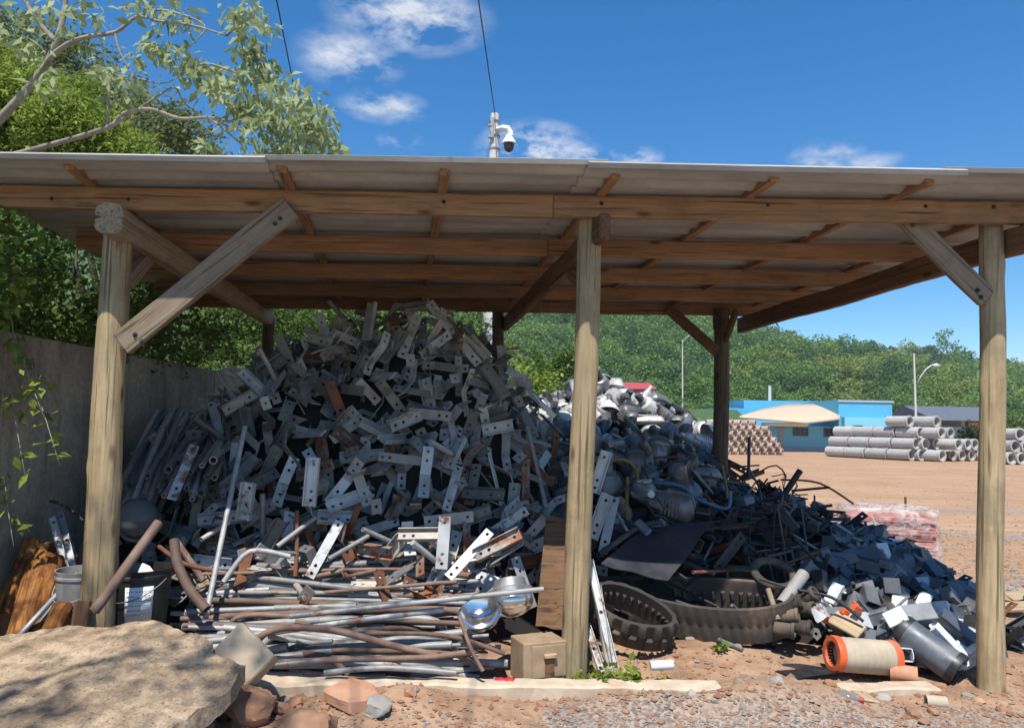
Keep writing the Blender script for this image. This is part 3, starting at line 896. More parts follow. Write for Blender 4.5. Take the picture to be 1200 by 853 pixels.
bush('bush', 1196, 520, 47, 3.4, 1.9, 'leaf_hedge', 'dark green bush by the concrete pipes at the right edge', 37, 3000, 0.25)
bush('bush', 1150, 520, 52, 2.4, 2.2, 'leaf_dark', 'low dark bush under the grey roofed house', 38, 2500, 0.28)

# ------------------------------------------------------------------ hedge over the wall
hb = []
hr = random.Random(4)
for i in range(60):
    y = hr.uniform(4.0, 13.5)
    x = XW - 0.35 - hr.random()*1.6
    top = 3.2 if y < 6.5 else 3.6
    hb.append(((x, y, hr.uniform(2.15, top)), hr.uniform(0.45, 0.8), hr.uniform(0.4, 0.7)))
for i in range(26):
    y = hr.uniform(4.2, 12); hb.append(((XW + hr.uniform(-.15, .06), y, zt + hr.uniform(-0.05, 0.5)), hr.uniform(.22,.4), hr.uniform(.2,.4)))
for i in range(22):
    x = hr.uniform(-3.6, -0.6); hb.append(((x, 12.4 + hr.uniform(-.4,.8), hr.uniform(0.6, 3.5)), hr.uniform(0.6, 0.95), hr.uniform(0.6, 0.9)))
hedge = empty('hedge', (XW-1, 8, 0), 'dense dark green creeper hedge growing over the grey concrete wall', 'hedge')
leafy('foliage', hedge, hb, 105000, 0.068, 'leaf_hedge', 41, 0.3, 0.6, 0.4, (XW-1, 8, 0), core=0.5)
mb = MB()
for i in range(30):
    c = hb[i][0]
    mb.tube([(c[0]+hr.uniform(-.3,.3), c[1]+hr.uniform(-.4,.4), 0.0), (c[0], c[1], c[2]*0.5), c], [0.03, 0.022, 0.008], 5)
mb.build('stem', M['bark_dark'], hedge, (XW-1, 8, 0), smooth=True)

# thin creeper hanging in front of the wall near the left edge
vine = empty('creeper', P(30, 590, 4.9), 'thin creeper with sparse sunlit leaves hanging down the wall at the left edge', 'creeper')
mb = MB(); vp = []
vr = random.Random(8)
for (x0, y0, x1, y1) in ((4, 300, 22, 350), (20, 395, 52, 490), (10, 440, 30, 560), (38, 420, 70, 545), (5, 350, 20, 430), (8, 480, 48, 440), (5, 560, 16, 640)):
    a, b = P(x0, y0, 5.1), P(x1, y1, 4.9)
    m1 = (a+b)/2 + Vector((vr.uniform(-.06,.06), 0, vr.uniform(0,.08)))
    mb.tube([a, (a+m1)/2 + Vector((0,0,.02)), m1, (m1+b)/2, b], [0.006,0.005,0.004,0.003,0.002], 5)
    for k in range(16):
        f = vr.random(); q = a*(1-f)**2 + m1*2*f*(1-f) + b*f*f
        vp.append(tuple(q + Vector((vr.uniform(-.05,.05), vr.uniform(-.05,.05), vr.uniform(-.05,.05)))))
for (x0, y0, s) in ((12, 265, .12), (8, 310, .14), (18, 335, .12), (10, 350, .12)):
    for k in range(14): vp.append(tuple(P(x0, y0, 4.8) + Vector((vr.gauss(0,s*.6), vr.gauss(0,s), vr.gauss(0,s)))))
mb.build('stem', M['bark_pale'], vine, vine.location, smooth=True)
link('foliage', np_mesh('foliage', leaves(np.array(vp) - np.array(vine.location), 0.085, 0.5, 0.55, 0.5, np.random.RandomState(2)), 4, [M['leaf_lime']]), vine, vine.location)

# ------------------------------------------------------------------ trees over the left of the roof
# pale leaved tree whose limbs reach over the roof
tb = Vector((-5.0, 6.6, 0))
lt = empty('broadleaf_tree', tb, 'pale barked tree with drooping grey green leaf clusters reaching over the left roof end', 'tree')
mb = MB()
Yt = 6.2
def limb(pts, r0, r1, n=7):
    q = [P(a, b, y) for (a, b, y) in pts]
    # smooth the chain
    out = []
    for i in range(len(q)-1):
        for k in range(4):
            f = k/4
            p0 = q[max(i-1,0)]; p1 = q[i]; p2 = q[i+1]; p3 = q[min(i+2,len(q)-1)]
            out.append(0.5*((2*p1) + (p2-p0)*f + (2*p0-5*p1+4*p2-p3)*f*f + (3*p1-p0-3*p2+p3)*f**3))
    out.append(q[-1])
    m = len(out)-1
    mb.tube(out, [(r0 + (r1-r0)*i/m)*0.72 for i in range(m+1)], n)
    return out
tk = P(-60, 200, 6.5)
mb.tube([tb, tb + Vector((0.05,0.03,1.2)), (tb + tk)/2 + Vector((0,0,.5)), tk], [0.17, 0.15, 0.13, 0.11], 9)
L1 = limb([(-60, 200, 6.5), (0, 140, 6.3), (48, 85, 6.2), (66, 50, 6.1), (76, 10, 6.1), (80, -40, 6.1)], 0.06, 0.022)
L2 = limb([(48, 85, 6.2), (65, 62, 6.1), (95, 45, 6.0), (135, 38, 6.0), (160, 20, 6.0), (185, 25, 5.9), (225, 30, 5.9), (265, 42, 5.9)], 0.034, 0.009)
L3 = limb([(-60, 200, 6.5), (40, 175, 6.2), (125, 150, 6.0), (145, 134, 6.0), (175, 128, 5.9), (210, 139, 5.9), (245, 138, 5.8), (280, 144, 5.8), (330, 142, 5.8), (365, 140, 5.8)], 0.036, 0.008)
L4 = limb([(125, 150, 6.0), (160, 130, 6.0), (185, 113, 6.0), (205, 103, 6.0), (215, 120, 6.0), (230, 132, 6.0)], 0.02, 0.005, 5)
L5 = limb([(125, 150, 6.0), (128, 110, 6.0), (130, 90, 6.0), (160, 92, 6.0), (190, 98, 5.9), (215, 88, 5.9)], 0.017, 0.005, 5)
L6 = limb([(160, 20, 6.0), (190, 12, 6.0), (240, 30, 5.9), (222, 55, 5.9)], 0.02, 0.005, 5)
L7 = limb([(265, 42, 5.9), (275, 30, 5.9), (285, 5, 5.9), (290, -30, 5.9)], 0.02, 0.006, 5)
L8 = limb([(245, 138, 5.8), (270, 158, 5.8), (285, 172, 5.8), (292, 185, 5.8)], 0.016, 0.005, 5)
L9 = limb([(66, 50, 6.1), (40, 20, 6.1), (20, -20, 6.1)], 0.04, 0.02, 6)
L10 = limb([(135, 38, 6.0), (140, 60, 6.0), (160, 95, 6.0), (175, 110, 6.0)], 0.016, 0.004, 5)
L11 = limb([(210, 88, 5.9), (240, 75, 5.8), (275, 85, 5.8), (310, 100, 5.8), (350, 115, 5.8)], 0.016, 0.005, 5)
L12 = limb([(285, 40, 5.9), (300, 60, 5.8), (315, 95, 5.8)], 0.014, 0.004, 5)
mb.build('trunk', M['bark_pale'], lt, tb, smooth=True)
lr = random.Random(77); lp = []
def cluster(px, py, s, k, Y=5.85):
    c = P(px, py, Y + lr.uniform(-.3,.3))
    for i in range(k):
        lp.append(tuple(c + Vector((lr.gauss(0, s), lr.gauss(0, s*1.2), lr.gauss(0, s*0.8)))))
cl = [(180,50,.09,26),(188,62,.07,22),(215,65,.1,26),(222,75,.09,24),(240,90,.11,34),(255,100,.11,36),(268,112,.1,36),(285,120,.1,34),(255,82,.08,24),(295,60,.1,34),(288,40,.1,30),(305,75,.1,34),(280,20,.1,26),(310,95,.12,38),(330,105,.12,40),(345,120,.12,44),(355,135,.12,44),(368,128,.1,36),(375,145,.1,36),(345,155,.12,42),(325,165,.12,40),(360,165,.12,42),(300,160,.1,30),(385,170,.09,24),(400,178,.06,14),(310,140,.1,30),(295,130,.09,24),(240,168,.06,12),(130,85,.08,16),(118,78,.07,12),(150,95,.07,14),(140,112,.07,12),(110,20,.1,18),(60,15,.1,18),(20,20,.12,26),(35,60,.1,20),(195,15,.1,20),(180,8,.1,18),(160,10,.08,14),(215,22,.08,16),(90,0,.1,16),(60,100,.08,14),(320,182,.1,28),(350,185,.1,28),(290,90,.08,18),(315,120,.1,30),(275,145,.06,10),(160,70,.06,10),(100,50,.06,10),(310,30,.07,18),(295,10,.07,18)]
for (a, b, s, k) in cl: cluster(a, b, s*0.75, int(k*1.5))
link('crown', np_mesh('crown', leaves(np.array(lp) - np.array(tb), 0.105, 0.9, 0.42, 0.3, np.random.RandomState(12)), 4, [M['leaf_pale']]), lt, tb)
# bright feathery tree behind it
b = Vector((-6.3, 9.2, 0))
bl = []
br = random.Random(51)
for (px, py, r) in ((15, 105, .75), (45, 120, .75), (80, 130, .7), (25, 150, .8), (70, 165, .8), (115, 150, .65), (120, 178, .7), (150, 178, .55), (10, 70, .55), (95, 110, .55), (0, 180, .9), (165, 195, .5), (60, 200, .9), (-30, 130, .9)):
    c = P(px, py, 8.6 + br.uniform(-.5,.8)); bl.append((tuple(c), r*0.85, r*0.55))
tree('feathery_tree', b, 4.3, bl, 26000, 0.082, 'leaf_lime', 'bright yellow green leafy tree behind the left end of the shed roof', trunk_r=0.13, seed=52, droop=0.3, wid=0.35)
b = Vector((-9.5, 17, 0)); bl = []
for (px, py, r) in ((60, 60, 1.2), (30, 90, 1.3), (95, 75, 1.2), (120, 120, 1.3), (170, 150, 1.1), (200, 140, 1.0), (225, 165, .9), (150, 120, 1.0), (60, 130, 1.6), (190, 175, 1.2), (0, 40, 1.3), (100, 170, 1.4), (235, 185, .8)):
    c = P(px, py, 17 + br.uniform(-1,1)); bl.append((tuple(c), r, r*0.8))
tree('olive_tree', b, 8.5, bl, 15000, 0.15, 'leaf_olive', 'dull olive green tree standing farthest back above the left roof', trunk_r=0.22, seed=53, wid=0.4)

# ------------------------------------------------------------------ poles, lamps and cables
b = P(572, 480, 12.5); b.z = 0
pole = empty('utility_pole', b, 'pale concrete utility pole with a white dome camera above the shed roof', 'utility pole')
tp = P(580, 134, 12.5)
mb = MB(); mb.tube([b, b + (tp-b)*0.5, tp], [0.17, 0.13, 0.075], 10)
mb.build('shaft', M['pole_concrete'], pole, b, smooth=40)
mb = MB()
for (py) in (143, 160, 175):
    c = P(579.5, py, 12.5); mb.lathe([(0.085,-0.012),(0.098,-0.012),(0.098,0.012),(0.085,0.012)], 12, Matrix.Translation(c))
mb.box(P(577, 150, 12.4), (0.05, 0.05, 0.35)); mb.box(P(575.5, 160, 12.4), (0.10, 0.06, 0.05)); mb.box(P(575, 147, 12.4), (0.08, 0.06, 0.04))
mb.build('clamp', M['galv'], pole, b)
mb = MB()
a0 = P(583, 152, 12.42)
mb.tube([a0, P(590, 150.5, 12.3), P(595, 151, 12.3), P(597.5, 155, 12.3), P(598, 160, 12.3)], [0.045,0.055,0.055,0.055,0.06], 10)
dc = P(596.5, 166, 12.3)
mb.lathe([(0.0,0.10),(0.06,0.10),(0.075,0.06),(0.115,0.0),(0.12,-0.04),(0.0,-0.04)], 16, Matrix.Translation(dc))
cm = mb.build('dome_camera', M['plain_white'], pole, b, smooth=35)
mb = MB(); mb.lathe([(0.085,0.0),(0.085,-0.06),(0.07,-0.11),(0.035,-0.14),(0.0,-0.147)], 16, Matrix.Translation(dc + Vector((0,0,-0.041))))
o = mb.build('lens_dome', M['plastic_black'], None, b, smooth=True); o.parent = cm; o.location = (0,0,0)

def cable(a, b_, sag, r, label, n=60):
    a, b_ = Vector(a), Vector(b_)
    mb = MB(); mb.tube([a + (b_-a)*(i/n) - Vector((0,0,sag*4*(i/n)*(1-i/n))) for i in range(n+1)], r, 5)
    tag(mb.build('overhead_cable', M['cable_black'], origin=a, smooth=True), label, 'cable')
def on(a, b_, Y): return a + (b_-a)*((Y-a.y)/(b_.y-a.y))
cable(tp, on(tp, P(558, -30, 8.0), -25), 0.25, 0.009, 'thin black overhead cable running up from the top of the camera pole')
c0_, c1_ = P(349, 115, 11), P(322, -30, 8.0)
cable(on(c0_, c1_, 16.5), on(c0_, c1_, -25), 0.25, 0.009, 'thin black overhead cable crossing the sky beside the pale leaved tree')

def lamp(px, py_b, Y, ptop, arm, label, name='street_lamp'):
    b = P(px, py_b, Y); b.z = 0
    t = empty(name, b, label, 'street lamp')
    top = P(px, ptop, Y); top.x = b.x; top.y = b.y
    mb = MB(); mb.tube([b, (b+top)/2, top], [0.11, 0.085, 0.06], 8)
    mb.build('pole', M['pole_concrete'], t, b, smooth=40)
    mb = MB(); q = [P(x, y, Y-0.2) for (x, y) in arm[:-1]]
    mb.tube(q, 0.06, 6); am = mb.build('arm', M['galv_pale'], t, b, smooth=True)
    mb = MB(); e = P(*arm[-2], Y-0.2); f = P(*arm[-1], Y-0.2)
    d = (f-e).normalized()
    mb.tube([e - d*0.1, e + d*0.1, (e+f)/2, f], [0.07, 0.13, 0.16, 0.08], 8)
    mb.build('lamp_head', M['alu_white'], t, b, smooth=True)
    return t
lamp(1074.5, 533, 58, 414, [(1075, 449), (1079, 441), (1085, 433), (1091, 428.5), (1094, 428), (1101, 428)], 'street lamp with a curved arm behind the stacked concrete pipes')
lamp(800, 528, 95, 398, [(800, 402), (803, 397), (808, 393), (812, 391.5), (813, 391), (818, 390.5)], 'distant thin street lamp left of the back right post')
b = P(902, 528, 70); b.z = 0
mb = MB(); mb.tube([b, P(902, 452, 70)], [0.2, 0.14], 8)
tag(mb.build('concrete_pole', M['pole_concrete'], origin=b, smooth=40), 'short pale concrete pole behind the blue building roof', 'pole')

# ------------------------------------------------------------------ buildings far right
YB = 60
def wallbox(mb, px0, px1, py_top, Y, depth, z0=-0.05):
    a, b_ = P(px0, 500, Y), P(px1, 500, Y)
    zt_ = P((px0+px1)/2, py_top, Y).z
    mb.box(((a.x+b_.x)/2, Y + depth/2, (z0+zt_)/2), (b_.x-a.x, depth, zt_-z0))
    return a.x, b_.x, zt_
ob = P(950, 530, YB); ob.z = 0
bb = empty('blue_building', ob, 'low light blue building with a cream sloping porch roof across the dirt yard', 'building')
mb = MB(); x0, x1, zz = wallbox(mb, 983, 1046, 469, YB, 8); mb.build('tower_wall', M['blue_wall_deep'], bb, ob)
mb = MB(); wallbox(mb, 990, 1044, 489, YB-0.6, 0.55); wallbox(mb, 903, 983, 499, YB+1.0, 7)
mb.build('wall', M['blue_wall'], bb, ob)
mb = MB(); wallbox(mb, 872, 960, 469.5, YB+8, 5); mb.build('rear_wall', M['blue_wall_deep'], bb, ob)
mb = MB(); wallbox(mb, 838, 874, 478, YB+6, 5); mb.build('side_wall', M['blue_wall_deep'], bb, ob)
# cream awning roof: a warped sheet on the front of the building
mb = MB()
pa = [P(866, 487.5, YB-3.0), P(893, 479, YB+1.5), P(925, 473, YB+5), P(984, 472.5, YB+5)]
pb = [P(868, 488.2, YB-3.2), P(905, 491, YB-2.6), P(945, 494.5, YB-2.4), P(984, 490, YB-1.2)]
for r_ in range(5):
    f = r_/4
    for i in range(13):
        g = i/12*3; k = min(int(g), 2); u = g-k
        p = (pa[k]*(1-u)+pa[k+1]*u)*(1-f) + (pb[k]*(1-u)+pb[k+1]*u)*f
        mb.v.append(tuple(p + Vector((0,0,0.04*math.sin(f*math.pi)))))
for r_ in range(4):
    for i in range(12):
        a = r_*13+i; mb.face([a, a+1, a+14, a+13])
me = mb.mesh('porch_roof', M['cream_roof'], ob, smooth=True)
bm = bmesh.new(); bm.from_mesh(me); bmesh.ops.solidify(bm, geom=bm.faces[:], thickness=0.16); bm.to_mesh(me); bm.free()
link('porch_roof', me, bb, ob)
mb = MB(); a, c = P(899, 497, YB-0.5), P(946, 497, YB-0.5); mb.box(((a.x+c.x)/2, YB+0.2, a.z), (c.x-a.x, 1.6, 0.28)); mb.build('canopy', M['plain_white'], bb, ob, bevel=0.05)
for (px, w_) in ((880, .12), (960, .14)):
    pass
def window(px0, px1, py0, py1, Y, bars=3):
    a, c = P(px0, py0, Y), P(px1, py1, Y)
    w_, h_ = c.x-a.x, a.z-c.z
    cx, cz = (a.x+c.x)/2, (a.z+c.z)/2
    mb = MB()
    for s in (-1, 1):
        mb.box((cx + s*(w_/2+0.03), Y-0.03, cz), (0.07, 0.1, h_+0.14)); mb.box((cx, Y-0.028, cz + s*(h_/2+0.03)), (w_, 0.09, 0.07))
    for k in range(1, bars): mb.box((cx - w_/2 + w_*k/bars, Y-0.03, cz), (0.06, 0.07, h_))
    fr = mb.build('window', M['dark_roof'], bb, ob)
    mb = MB(); mb.box((cx, Y-0.012, cz), (w_, 0.02, h_)); o = mb.build('pane', M['window_dark'], None, ob); o.parent = fr; o.location = (0,0,0)
window(930, 946, 501.5, 510, YB+1.0); window(966, 977, 502.5, 511, YB+1.0, 2); window(1000, 1010, 499, 508, YB-0.6, 2)
a, c = P(912, 502, YB+1), P(919, 527, YB+1)
mb = MB(); mb.box(((a.x+c.x)/2, YB+0.97, (a.z+c.z)/2), (c.x-a.x, 0.06, a.z-c.z)); mb.box(((a.x+c.x)/2, YB+0.96, a.z+0.05), (c.x-a.x+0.2, 0.1, 0.1)); mb.build('door', M['grey_wall'], bb, ob)
mb = MB()
for (q0, q1, Yq, dq) in ((903, 982, YB+1.0, .12), (990, 1044, YB-0.6, .12)):
    a, c = P(q0, 530, Yq), P(q1, 530, Yq); mb.box(((a.x+c.x)/2, Yq-0.05, .2), (c.x-a.x, .09, .42))
mb.build('plinth', M['grey_wall'], bb, ob)
mb = MB(); a = P(986, 500, YB+.9); mb.tube([(a.x, YB+.9, 0), (a.x, YB+.9, 2.7)], .06, 6); mb.build('downpipe', M['plain_white'], bb, ob)
mb = MB(); a, c = P(982.5, 469, YB), P(1046.5, 469, YB); mb.box(((a.x+c.x)/2, YB-.04, a.z-.06), (c.x-a.x+.1, .1, .14)); mb.build('coping', M['grey_wall'], bb, ob)
# a low step before the door
mb = MB(); wallbox(mb, 905, 960, 529.5, YB-1.2, 2.1); mb.build('step', M['pipe_concrete'], bb, ob)

oc = P(1130, 520, 66); oc.z = 0
hb_ = empty('grey_house', oc, 'long low grey house with a dark roof and brick end behind the concrete pipes', 'house')
mb = MB(); x0, x1, zz = wallbox(mb, 1098, 1178, 492, 66, 7); mb.build('wall', M['grey_wall'], hb_, oc)
mb = MB(); wallbox(mb, 1136, 1158, 495, 65.7, 0.28); mb.build('brick_panel', M['terracotta'], hb_, oc)
mb = MB(); mb.prism([(x0-0.8, 64.6, zz-0.1), (x0-0.8, 70, zz+1.3), (x0-0.8, 75, zz-0.1)], (x1-x0+1.6, 0, 0)); mb.build('roof', M['dark_roof'], hb_, oc)
for (p0, p1) in ((1104, 1126), (1131, 1135)):
    a, c = P(p0, 493.5, 66), P(p1, 499, 66)
    mb = MB(); mb.box(((a.x+c.x)/2, 65.98, (a.z+c.z)/2), (c.x-a.x, 0.05, a.z-c.z)); mb.box(((a.x+c.x)/2, 65.95, c.z-0.05), (c.x-a.x+.1, 0.12, 0.08)); mb.build('window', M['window_dark'], hb_, oc)
orr = P(745, 470, 95); orr.z = 0
rb = empty('red_house', orr, 'small dark red house on the slope behind the white lamp heads', 'house')
mb = MB(); x0, x1, zz = wallbox(mb, 722, 764, 456, 95, 8, 0.0); mb.build('wall', M['red_wall'], rb, orr)
mb = MB(); mb.prism([(x0-.5, 94.4, zz), (x0-.5, 99, zz+1.1), (x0-.5, 104, zz)], (x1-x0+1.0, 0, 0)); mb.build('roof', M['red_wall'], rb, orr)
mb = MB(); a = P(748, 465, 94.97); mb.box((a.x, 94.97, a.z), (1.0, 0.06, 1.3)); mb.box((a.x, 94.94, a.z-.7), (1.2, 0.12, 0.1)); mb.build('window', M['window_dark'], rb, orr)
ogs = P(800, 500, 68); ogs.z = 0
gs = empty('flat_store', ogs, 'low pale blue grey store with a flat roof behind the lamp head heap', 'store')
mb = MB(); x0, x1, zz = wallbox(mb, 772, 812, 486, 68, 6); mb.build('wall', M['grey_wall'], gs, ogs)
mb = MB(); mb.box(((x0+x1)/2, 71, zz+0.1), (x1-x0+0.8, 7, 0.2)); mb.build('roof', M['plain_white'], gs, ogs)
og = P(850, 505, 60); og.z = 0
gg = empty('green_shelter', og, 'dark green low shelter roof left of the blue building', 'shelter')
mb = MB()
zr = P(832, 486, 60).z
a, c = P(812, 490, 60), P(872, 490, 60)
mb.prism([(a.x, 58.5, zr-0.5), (a.x, 62, zr+0.5), (a.x, 65, zr-.4)], (c.x-a.x, 0, 0)); mb.build('roof', M['forest_floor'], gg, og)
mb = MB()
for fx in (0.05, 0.5, 0.95):
    for yy in (59, 64): mb.tube([(a.x+(c.x-a.x)*fx, yy, 0), (a.x+(c.x-a.x)*fx, yy, zr-.3)], 0.08, 6)
mb.build('post', M['galv'], gg, og)

# ------------------------------------------------------------------ stacked concrete pipes
def pipe_proto(r, ri, L, mat, seg=20):
    mb = MB()
    # a socket rim at one end
    mb.lathe([(ri, 0), (r, 0), (r, L-0.14), (r*1.10, L-0.10), (r*1.10, L), (ri*1.04, L), (ri, L-0.12), (ri, 0)], seg)
    return mb.mesh('concrete_pipe', M[mat], smooth=35)
D = 0.70
pm = pipe_proto(D/2*0.93, D/2*0.74, 1.45, 'pipe_concrete')
def cpipe(name, me, p, d, label, group):
    o = link(name, me, None, p, frame_z(d)); tag(o, label, 'concrete pipe' if name == 'concrete_pipe' else 'drain pipe', group); return o
yawd = Vector((0.45, -0.89, 0)).normalized()     # open ends face the road at the right
Y0 = 44
rowz = lambda k: 0.36 + 0.66*k
def pipe_end(px, k, Y, count, lab, grp, jit=0.0):
    e = P(px, 530, Y); e.z = rowz(k)
    for i in range(count):
        cpipe('concrete_pipe', pm, e - yawd*(1.45 + 1.52*i) + Vector((rnd.uniform(-.03,.03), rnd.uniform(-.03,.03), 0)), yawd, lab, grp)
LA, GA = 'grey concrete pipe in the long stack across the yard', 'stacked concrete pipes'
pipe_end(1069, 0, Y0, 4, LA, GA); pipe_end(1074, 1, Y0, 4, LA, GA); pipe_end(1080, 2, Y0, 4, LA, GA); pipe_end(1068, 3, Y0+.4, 1, LA, GA); pipe_end(1100, 3, Y0-.2, 1, LA, GA); pipe_end(1077, 3, Y0+2.2, 1, LA, GA)
LB, GB = 'grey concrete pipe in the short stacks with its open end showing', 'short stacks of concrete pipes'
for k, pxs in enumerate(((1081, 1105, 1117, 1128, 1138.5, 1150), (1086, 1098, 1123.5, 1135, 1144), (1093, 1105, 1116))):
    for i, px in enumerate(pxs):
        pipe_end(px, k, Y0 + 0.3*i - (1.0 if px in (1105, 1123.5) else 0), 2, LB, GB)
for (px, k) in ((1186, 0), (1198, 0), (1211, 0), (1191, 1), (1204, 1), (1197, 2)):
    e = P(px, 530, 41); e.z = rowz(k); d = Vector((0.2, -0.98, 0)).normalized()
    cpipe('concrete_pipe', pm, e - d*1.45, d, 'grey concrete pipe right of the right post with its open end facing the yard', 'concrete pipes at the right edge')
# pile of small brown drain tiles left of the blue building
tm = pipe_proto(0.215, 0.155, 0.75, 'roof_tile', 14)
dd = Vector((0.80, -0.60, 0)).normalized(); sdv = Vector((0.985, 0.17, 0)).normalized()
b0 = P(812, 531, 50); b0.z = 0
for k in range(6):
    for j in range(12 - k):
        if k >= 5 and j > 5: continue
        p = b0 + sdv*(0.56*(j + 0.5*k)) + Vector((0,0,0.22+0.38*k)) + dd*rnd.uniform(-.05,.05)
        cpipe('drain_pipe', tm, p - dd*0.375, dd, 'short brown drain pipe in the low pile left of the blue building', 'pile of brown drain pipes')
mb = MB(); c = P(815, 512, 49.5)
mb.box((c.x, 49.6, 1.05), (0.55, 0.9, 2.1))
for k in range(8): mb.box((c.x, 49.13, 0.15+0.26*k), (0.56, 0.03, 0.02))
tag(mb.build('brick_stack', M['terracotta'], origin=(c.x, 49.6, 0), bevel=0.02), 'narrow orange brick stack at the left end of the drain pipes', 'bricks')
# ------------------------------------------------------------------ heap of pole brackets (left)
def pw(x, ks):
    if x <= ks[0][0]: return ks[0][1]
    for (a, ha), (b, hb_) in zip(ks, ks[1:]):
        if x <= b: return ha + (hb_-ha)*(x-a)/(b-a)
    return ks[-1][1]
KX = [(-3.5,1.2),(-3.1,1.42),(-2.66,1.85),(-2.3,2.1),(-1.8,2.45),(-1.0,2.60),(-.5,2.55),(-.1,2.1),(.2,1.72),(.42,1.25),(.62,.5),(.8,0.0)]
def HL(x, y):
    h = pw(x, KX)
    f = min(1.0, max(0.35, pw(x, [(-3.4,.45),(-2.4,.85),(-1.8,1.0),(0.2,1.0),(.6,.7)])))
    h -= 1.5*f*max(0, 6.85-y) + 1.1*max(0, y-7.25)
    h += 0.10*noise.noise(Vector((x*1.6, y*1.6, 2)))
    return h
def nrm(H, x, y, e=0.06):
    return Vector((-(H(x+e,y)-H(x-e,y))/(2*e), -(H(x,y+e)-H(x,y-e))/(2*e), 1)).normalized()

def strap(cells, w, t, flange=0.0, r=0.013):
    """bent steel strap with real holes. cells: (length, bend before it in degrees, offsets of its holes)"""
    bm = bmesh.new()
    pos = Vector((0,0,0)); ang = 0.0
    def put(u, v): return pos + Vector((math.cos(ang)*u, v, math.sin(ang)*u))
    for (L, bend, holes) in cells:
        ang += R(bend)
        cuts = [0.0]; subs = []
        hw = 0.030
        hs_ = sorted(holes)
        prev = 0.0
        for h in hs_:
            a, b = h*L - hw, h*L + hw
            if a > prev + 1e-4: subs.append((prev, a, False))
            subs.append((max(a, prev), b, True)); prev = b
        if prev < L - 1e-4: subs.append((prev, L, False))
        for (u0, u1, hole) in subs:
            if not hole:
                q = [put(u0,-w/2), put(u0,0), put(u0,w/2), put(u1,w/2), put(u1,0), put(u1,-w/2)]
                vs_ = [bm.verts.new(p) for p in q]
                bm.faces.new([vs_[0], vs_[1], vs_[4], vs_[5]]); bm.faces.new([vs_[1], vs_[2], vs_[3], vs_[4]])
            else:
                cu = (u0+u1)/2
                out = [(u0,-w/2),(cu,-w/2),(u1,-w/2),(u1,0),(u1,w/2),(cu,w/2),(u0,w/2),(u0,0)]
                angs = [-135,-90,-45,0,45,90,135,180]
                ov = [bm.verts.new(put(*p)) for p in out]
                iv = [bm.verts.new(put(cu + r*math.cos(R(a)), r*math.sin(R(a)))) for a in angs]
                for k in range(8):
                    k2 = (k+1) % 8
                    bm.faces.new([ov[k], ov[k2], iv[k2], iv[k]])
            if flange:
                nx_, nz_ = -math.sin(ang), math.cos(ang)
                for s in (-1, 1):
                    p0, p1 = put(u0, s*w/2), put(u1, s*w/2)
                    d = Vector((nx_, 0, nz_))*flange
                    vs_ = [bm.verts.new(p) for p in (p0, p1, p1+d, p0+d)]
                    bm.faces.new(vs_)
        pos = put(L, 0)
    bmesh.ops.remove_doubles(bm, verts=bm.verts, dist=0.0008)
    bmesh.ops.recalc_face_normals(bm, faces=bm.faces)
    bmesh.ops.solidify(bm, geom=bm.faces[:], thickness=t)
    cen = sum((v.co for v in bm.verts), Vector())/len(bm.verts)
    for v in bm.verts: v.co -= cen
    me = bpy.data.meshes.new('steel_bracket'); bm.to_mesh(me); bm.free()
    return me
bk = [
    strap([(0.37, 0, (0.10, 0.28, 0.88))], 0.085, 0.007),
    strap([(0.24, 0, (0.14, 0.40)), (0.13, 80, (0.5,))], 0.085, 0.007),
    strap([(0.36, 0, (0.12, 0.30, 0.86))], 0.095, 0.006, flange=0.042),
    strap([(0.12, 0, (0.45,)), (0.20, 42, ()), (0.13, -45, (0.3, 0.75))], 0.075, 0.007),
    strap([(0.22, 0, (0.18, 0.5)), (0.22, 32, (0.5, 0.82))], 0.085, 0.007),
    strap([(0.27, 0, (0.16, 0.42, 0.85))], 0.10, 0.006, flange=0.05),
    strap([(0.10, 0, (0.5,)), (0.26, 92, (0.2,)), (0.11, 88, (0.5,))], 0.08, 0.007),
    strap([(0.44, 0, (0.07, 0.20, 0.93))], 0.072, 0.008),
]
# one kind carries the stub of the tube it was welded to
def with_stub(me, L, r):
    bm = bmesh.new(); bm.from_mesh(me)
    ret = bmesh.ops.create_cone(bm, cap_ends=True, segments=10, radius1=r, radius2=r, depth=L,
                                matrix=Matrix.Translation((0.05, 0, L/2)) @ Matrix.Rotation(R(8), 4, 'Y'))
    m2 = bpy.data.meshes.new('steel_bracket'); bm.to_mesh(m2); bm.free(); return m2
bk.append(with_stub(bk[5], 0.34, 0.022))
KIND = ['flat steel strap bracket with holes', 'angled steel strap bracket', 'steel channel bracket with folded sides', 'stepped steel strap bracket',
        'shallow bent steel bracket', 'short wide steel channel bracket', 'U shaped steel strap bracket', 'long narrow steel strap with holes', 'steel channel bracket with a tube stub']
MAT = [('galv', 'grey'), ('galv_dusty', 'dusty beige'), ('galv_pale', 'pale whitish'), ('galv_rust', 'rust stained'), ('rust', 'brown rusted')]
bmesh_cache = {}
def bracket_mesh(k, m):
    if (k, m) not in bmesh_cache:
        me = bk[k].copy(); me.name = 'steel_bracket'; me.materials.clear(); me.materials.append(M[MAT[m][0]]); bmesh_cache[(k, m)] = me
    return bmesh_cache[(k, m)]
br_ = random.Random(99)
def rand_rot(n, spread, rr):
    v = Vector((rr.gauss(0,1), rr.gauss(0,1), rr.gauss(0,1))).normalized()
    z = (n + v*spread).normalized()
    x = Vector((rr.gauss(0,1), rr.gauss(0,1), rr.gauss(0,1))); x = (x - z*x.dot(z)).normalized()
    return frame(x, z)
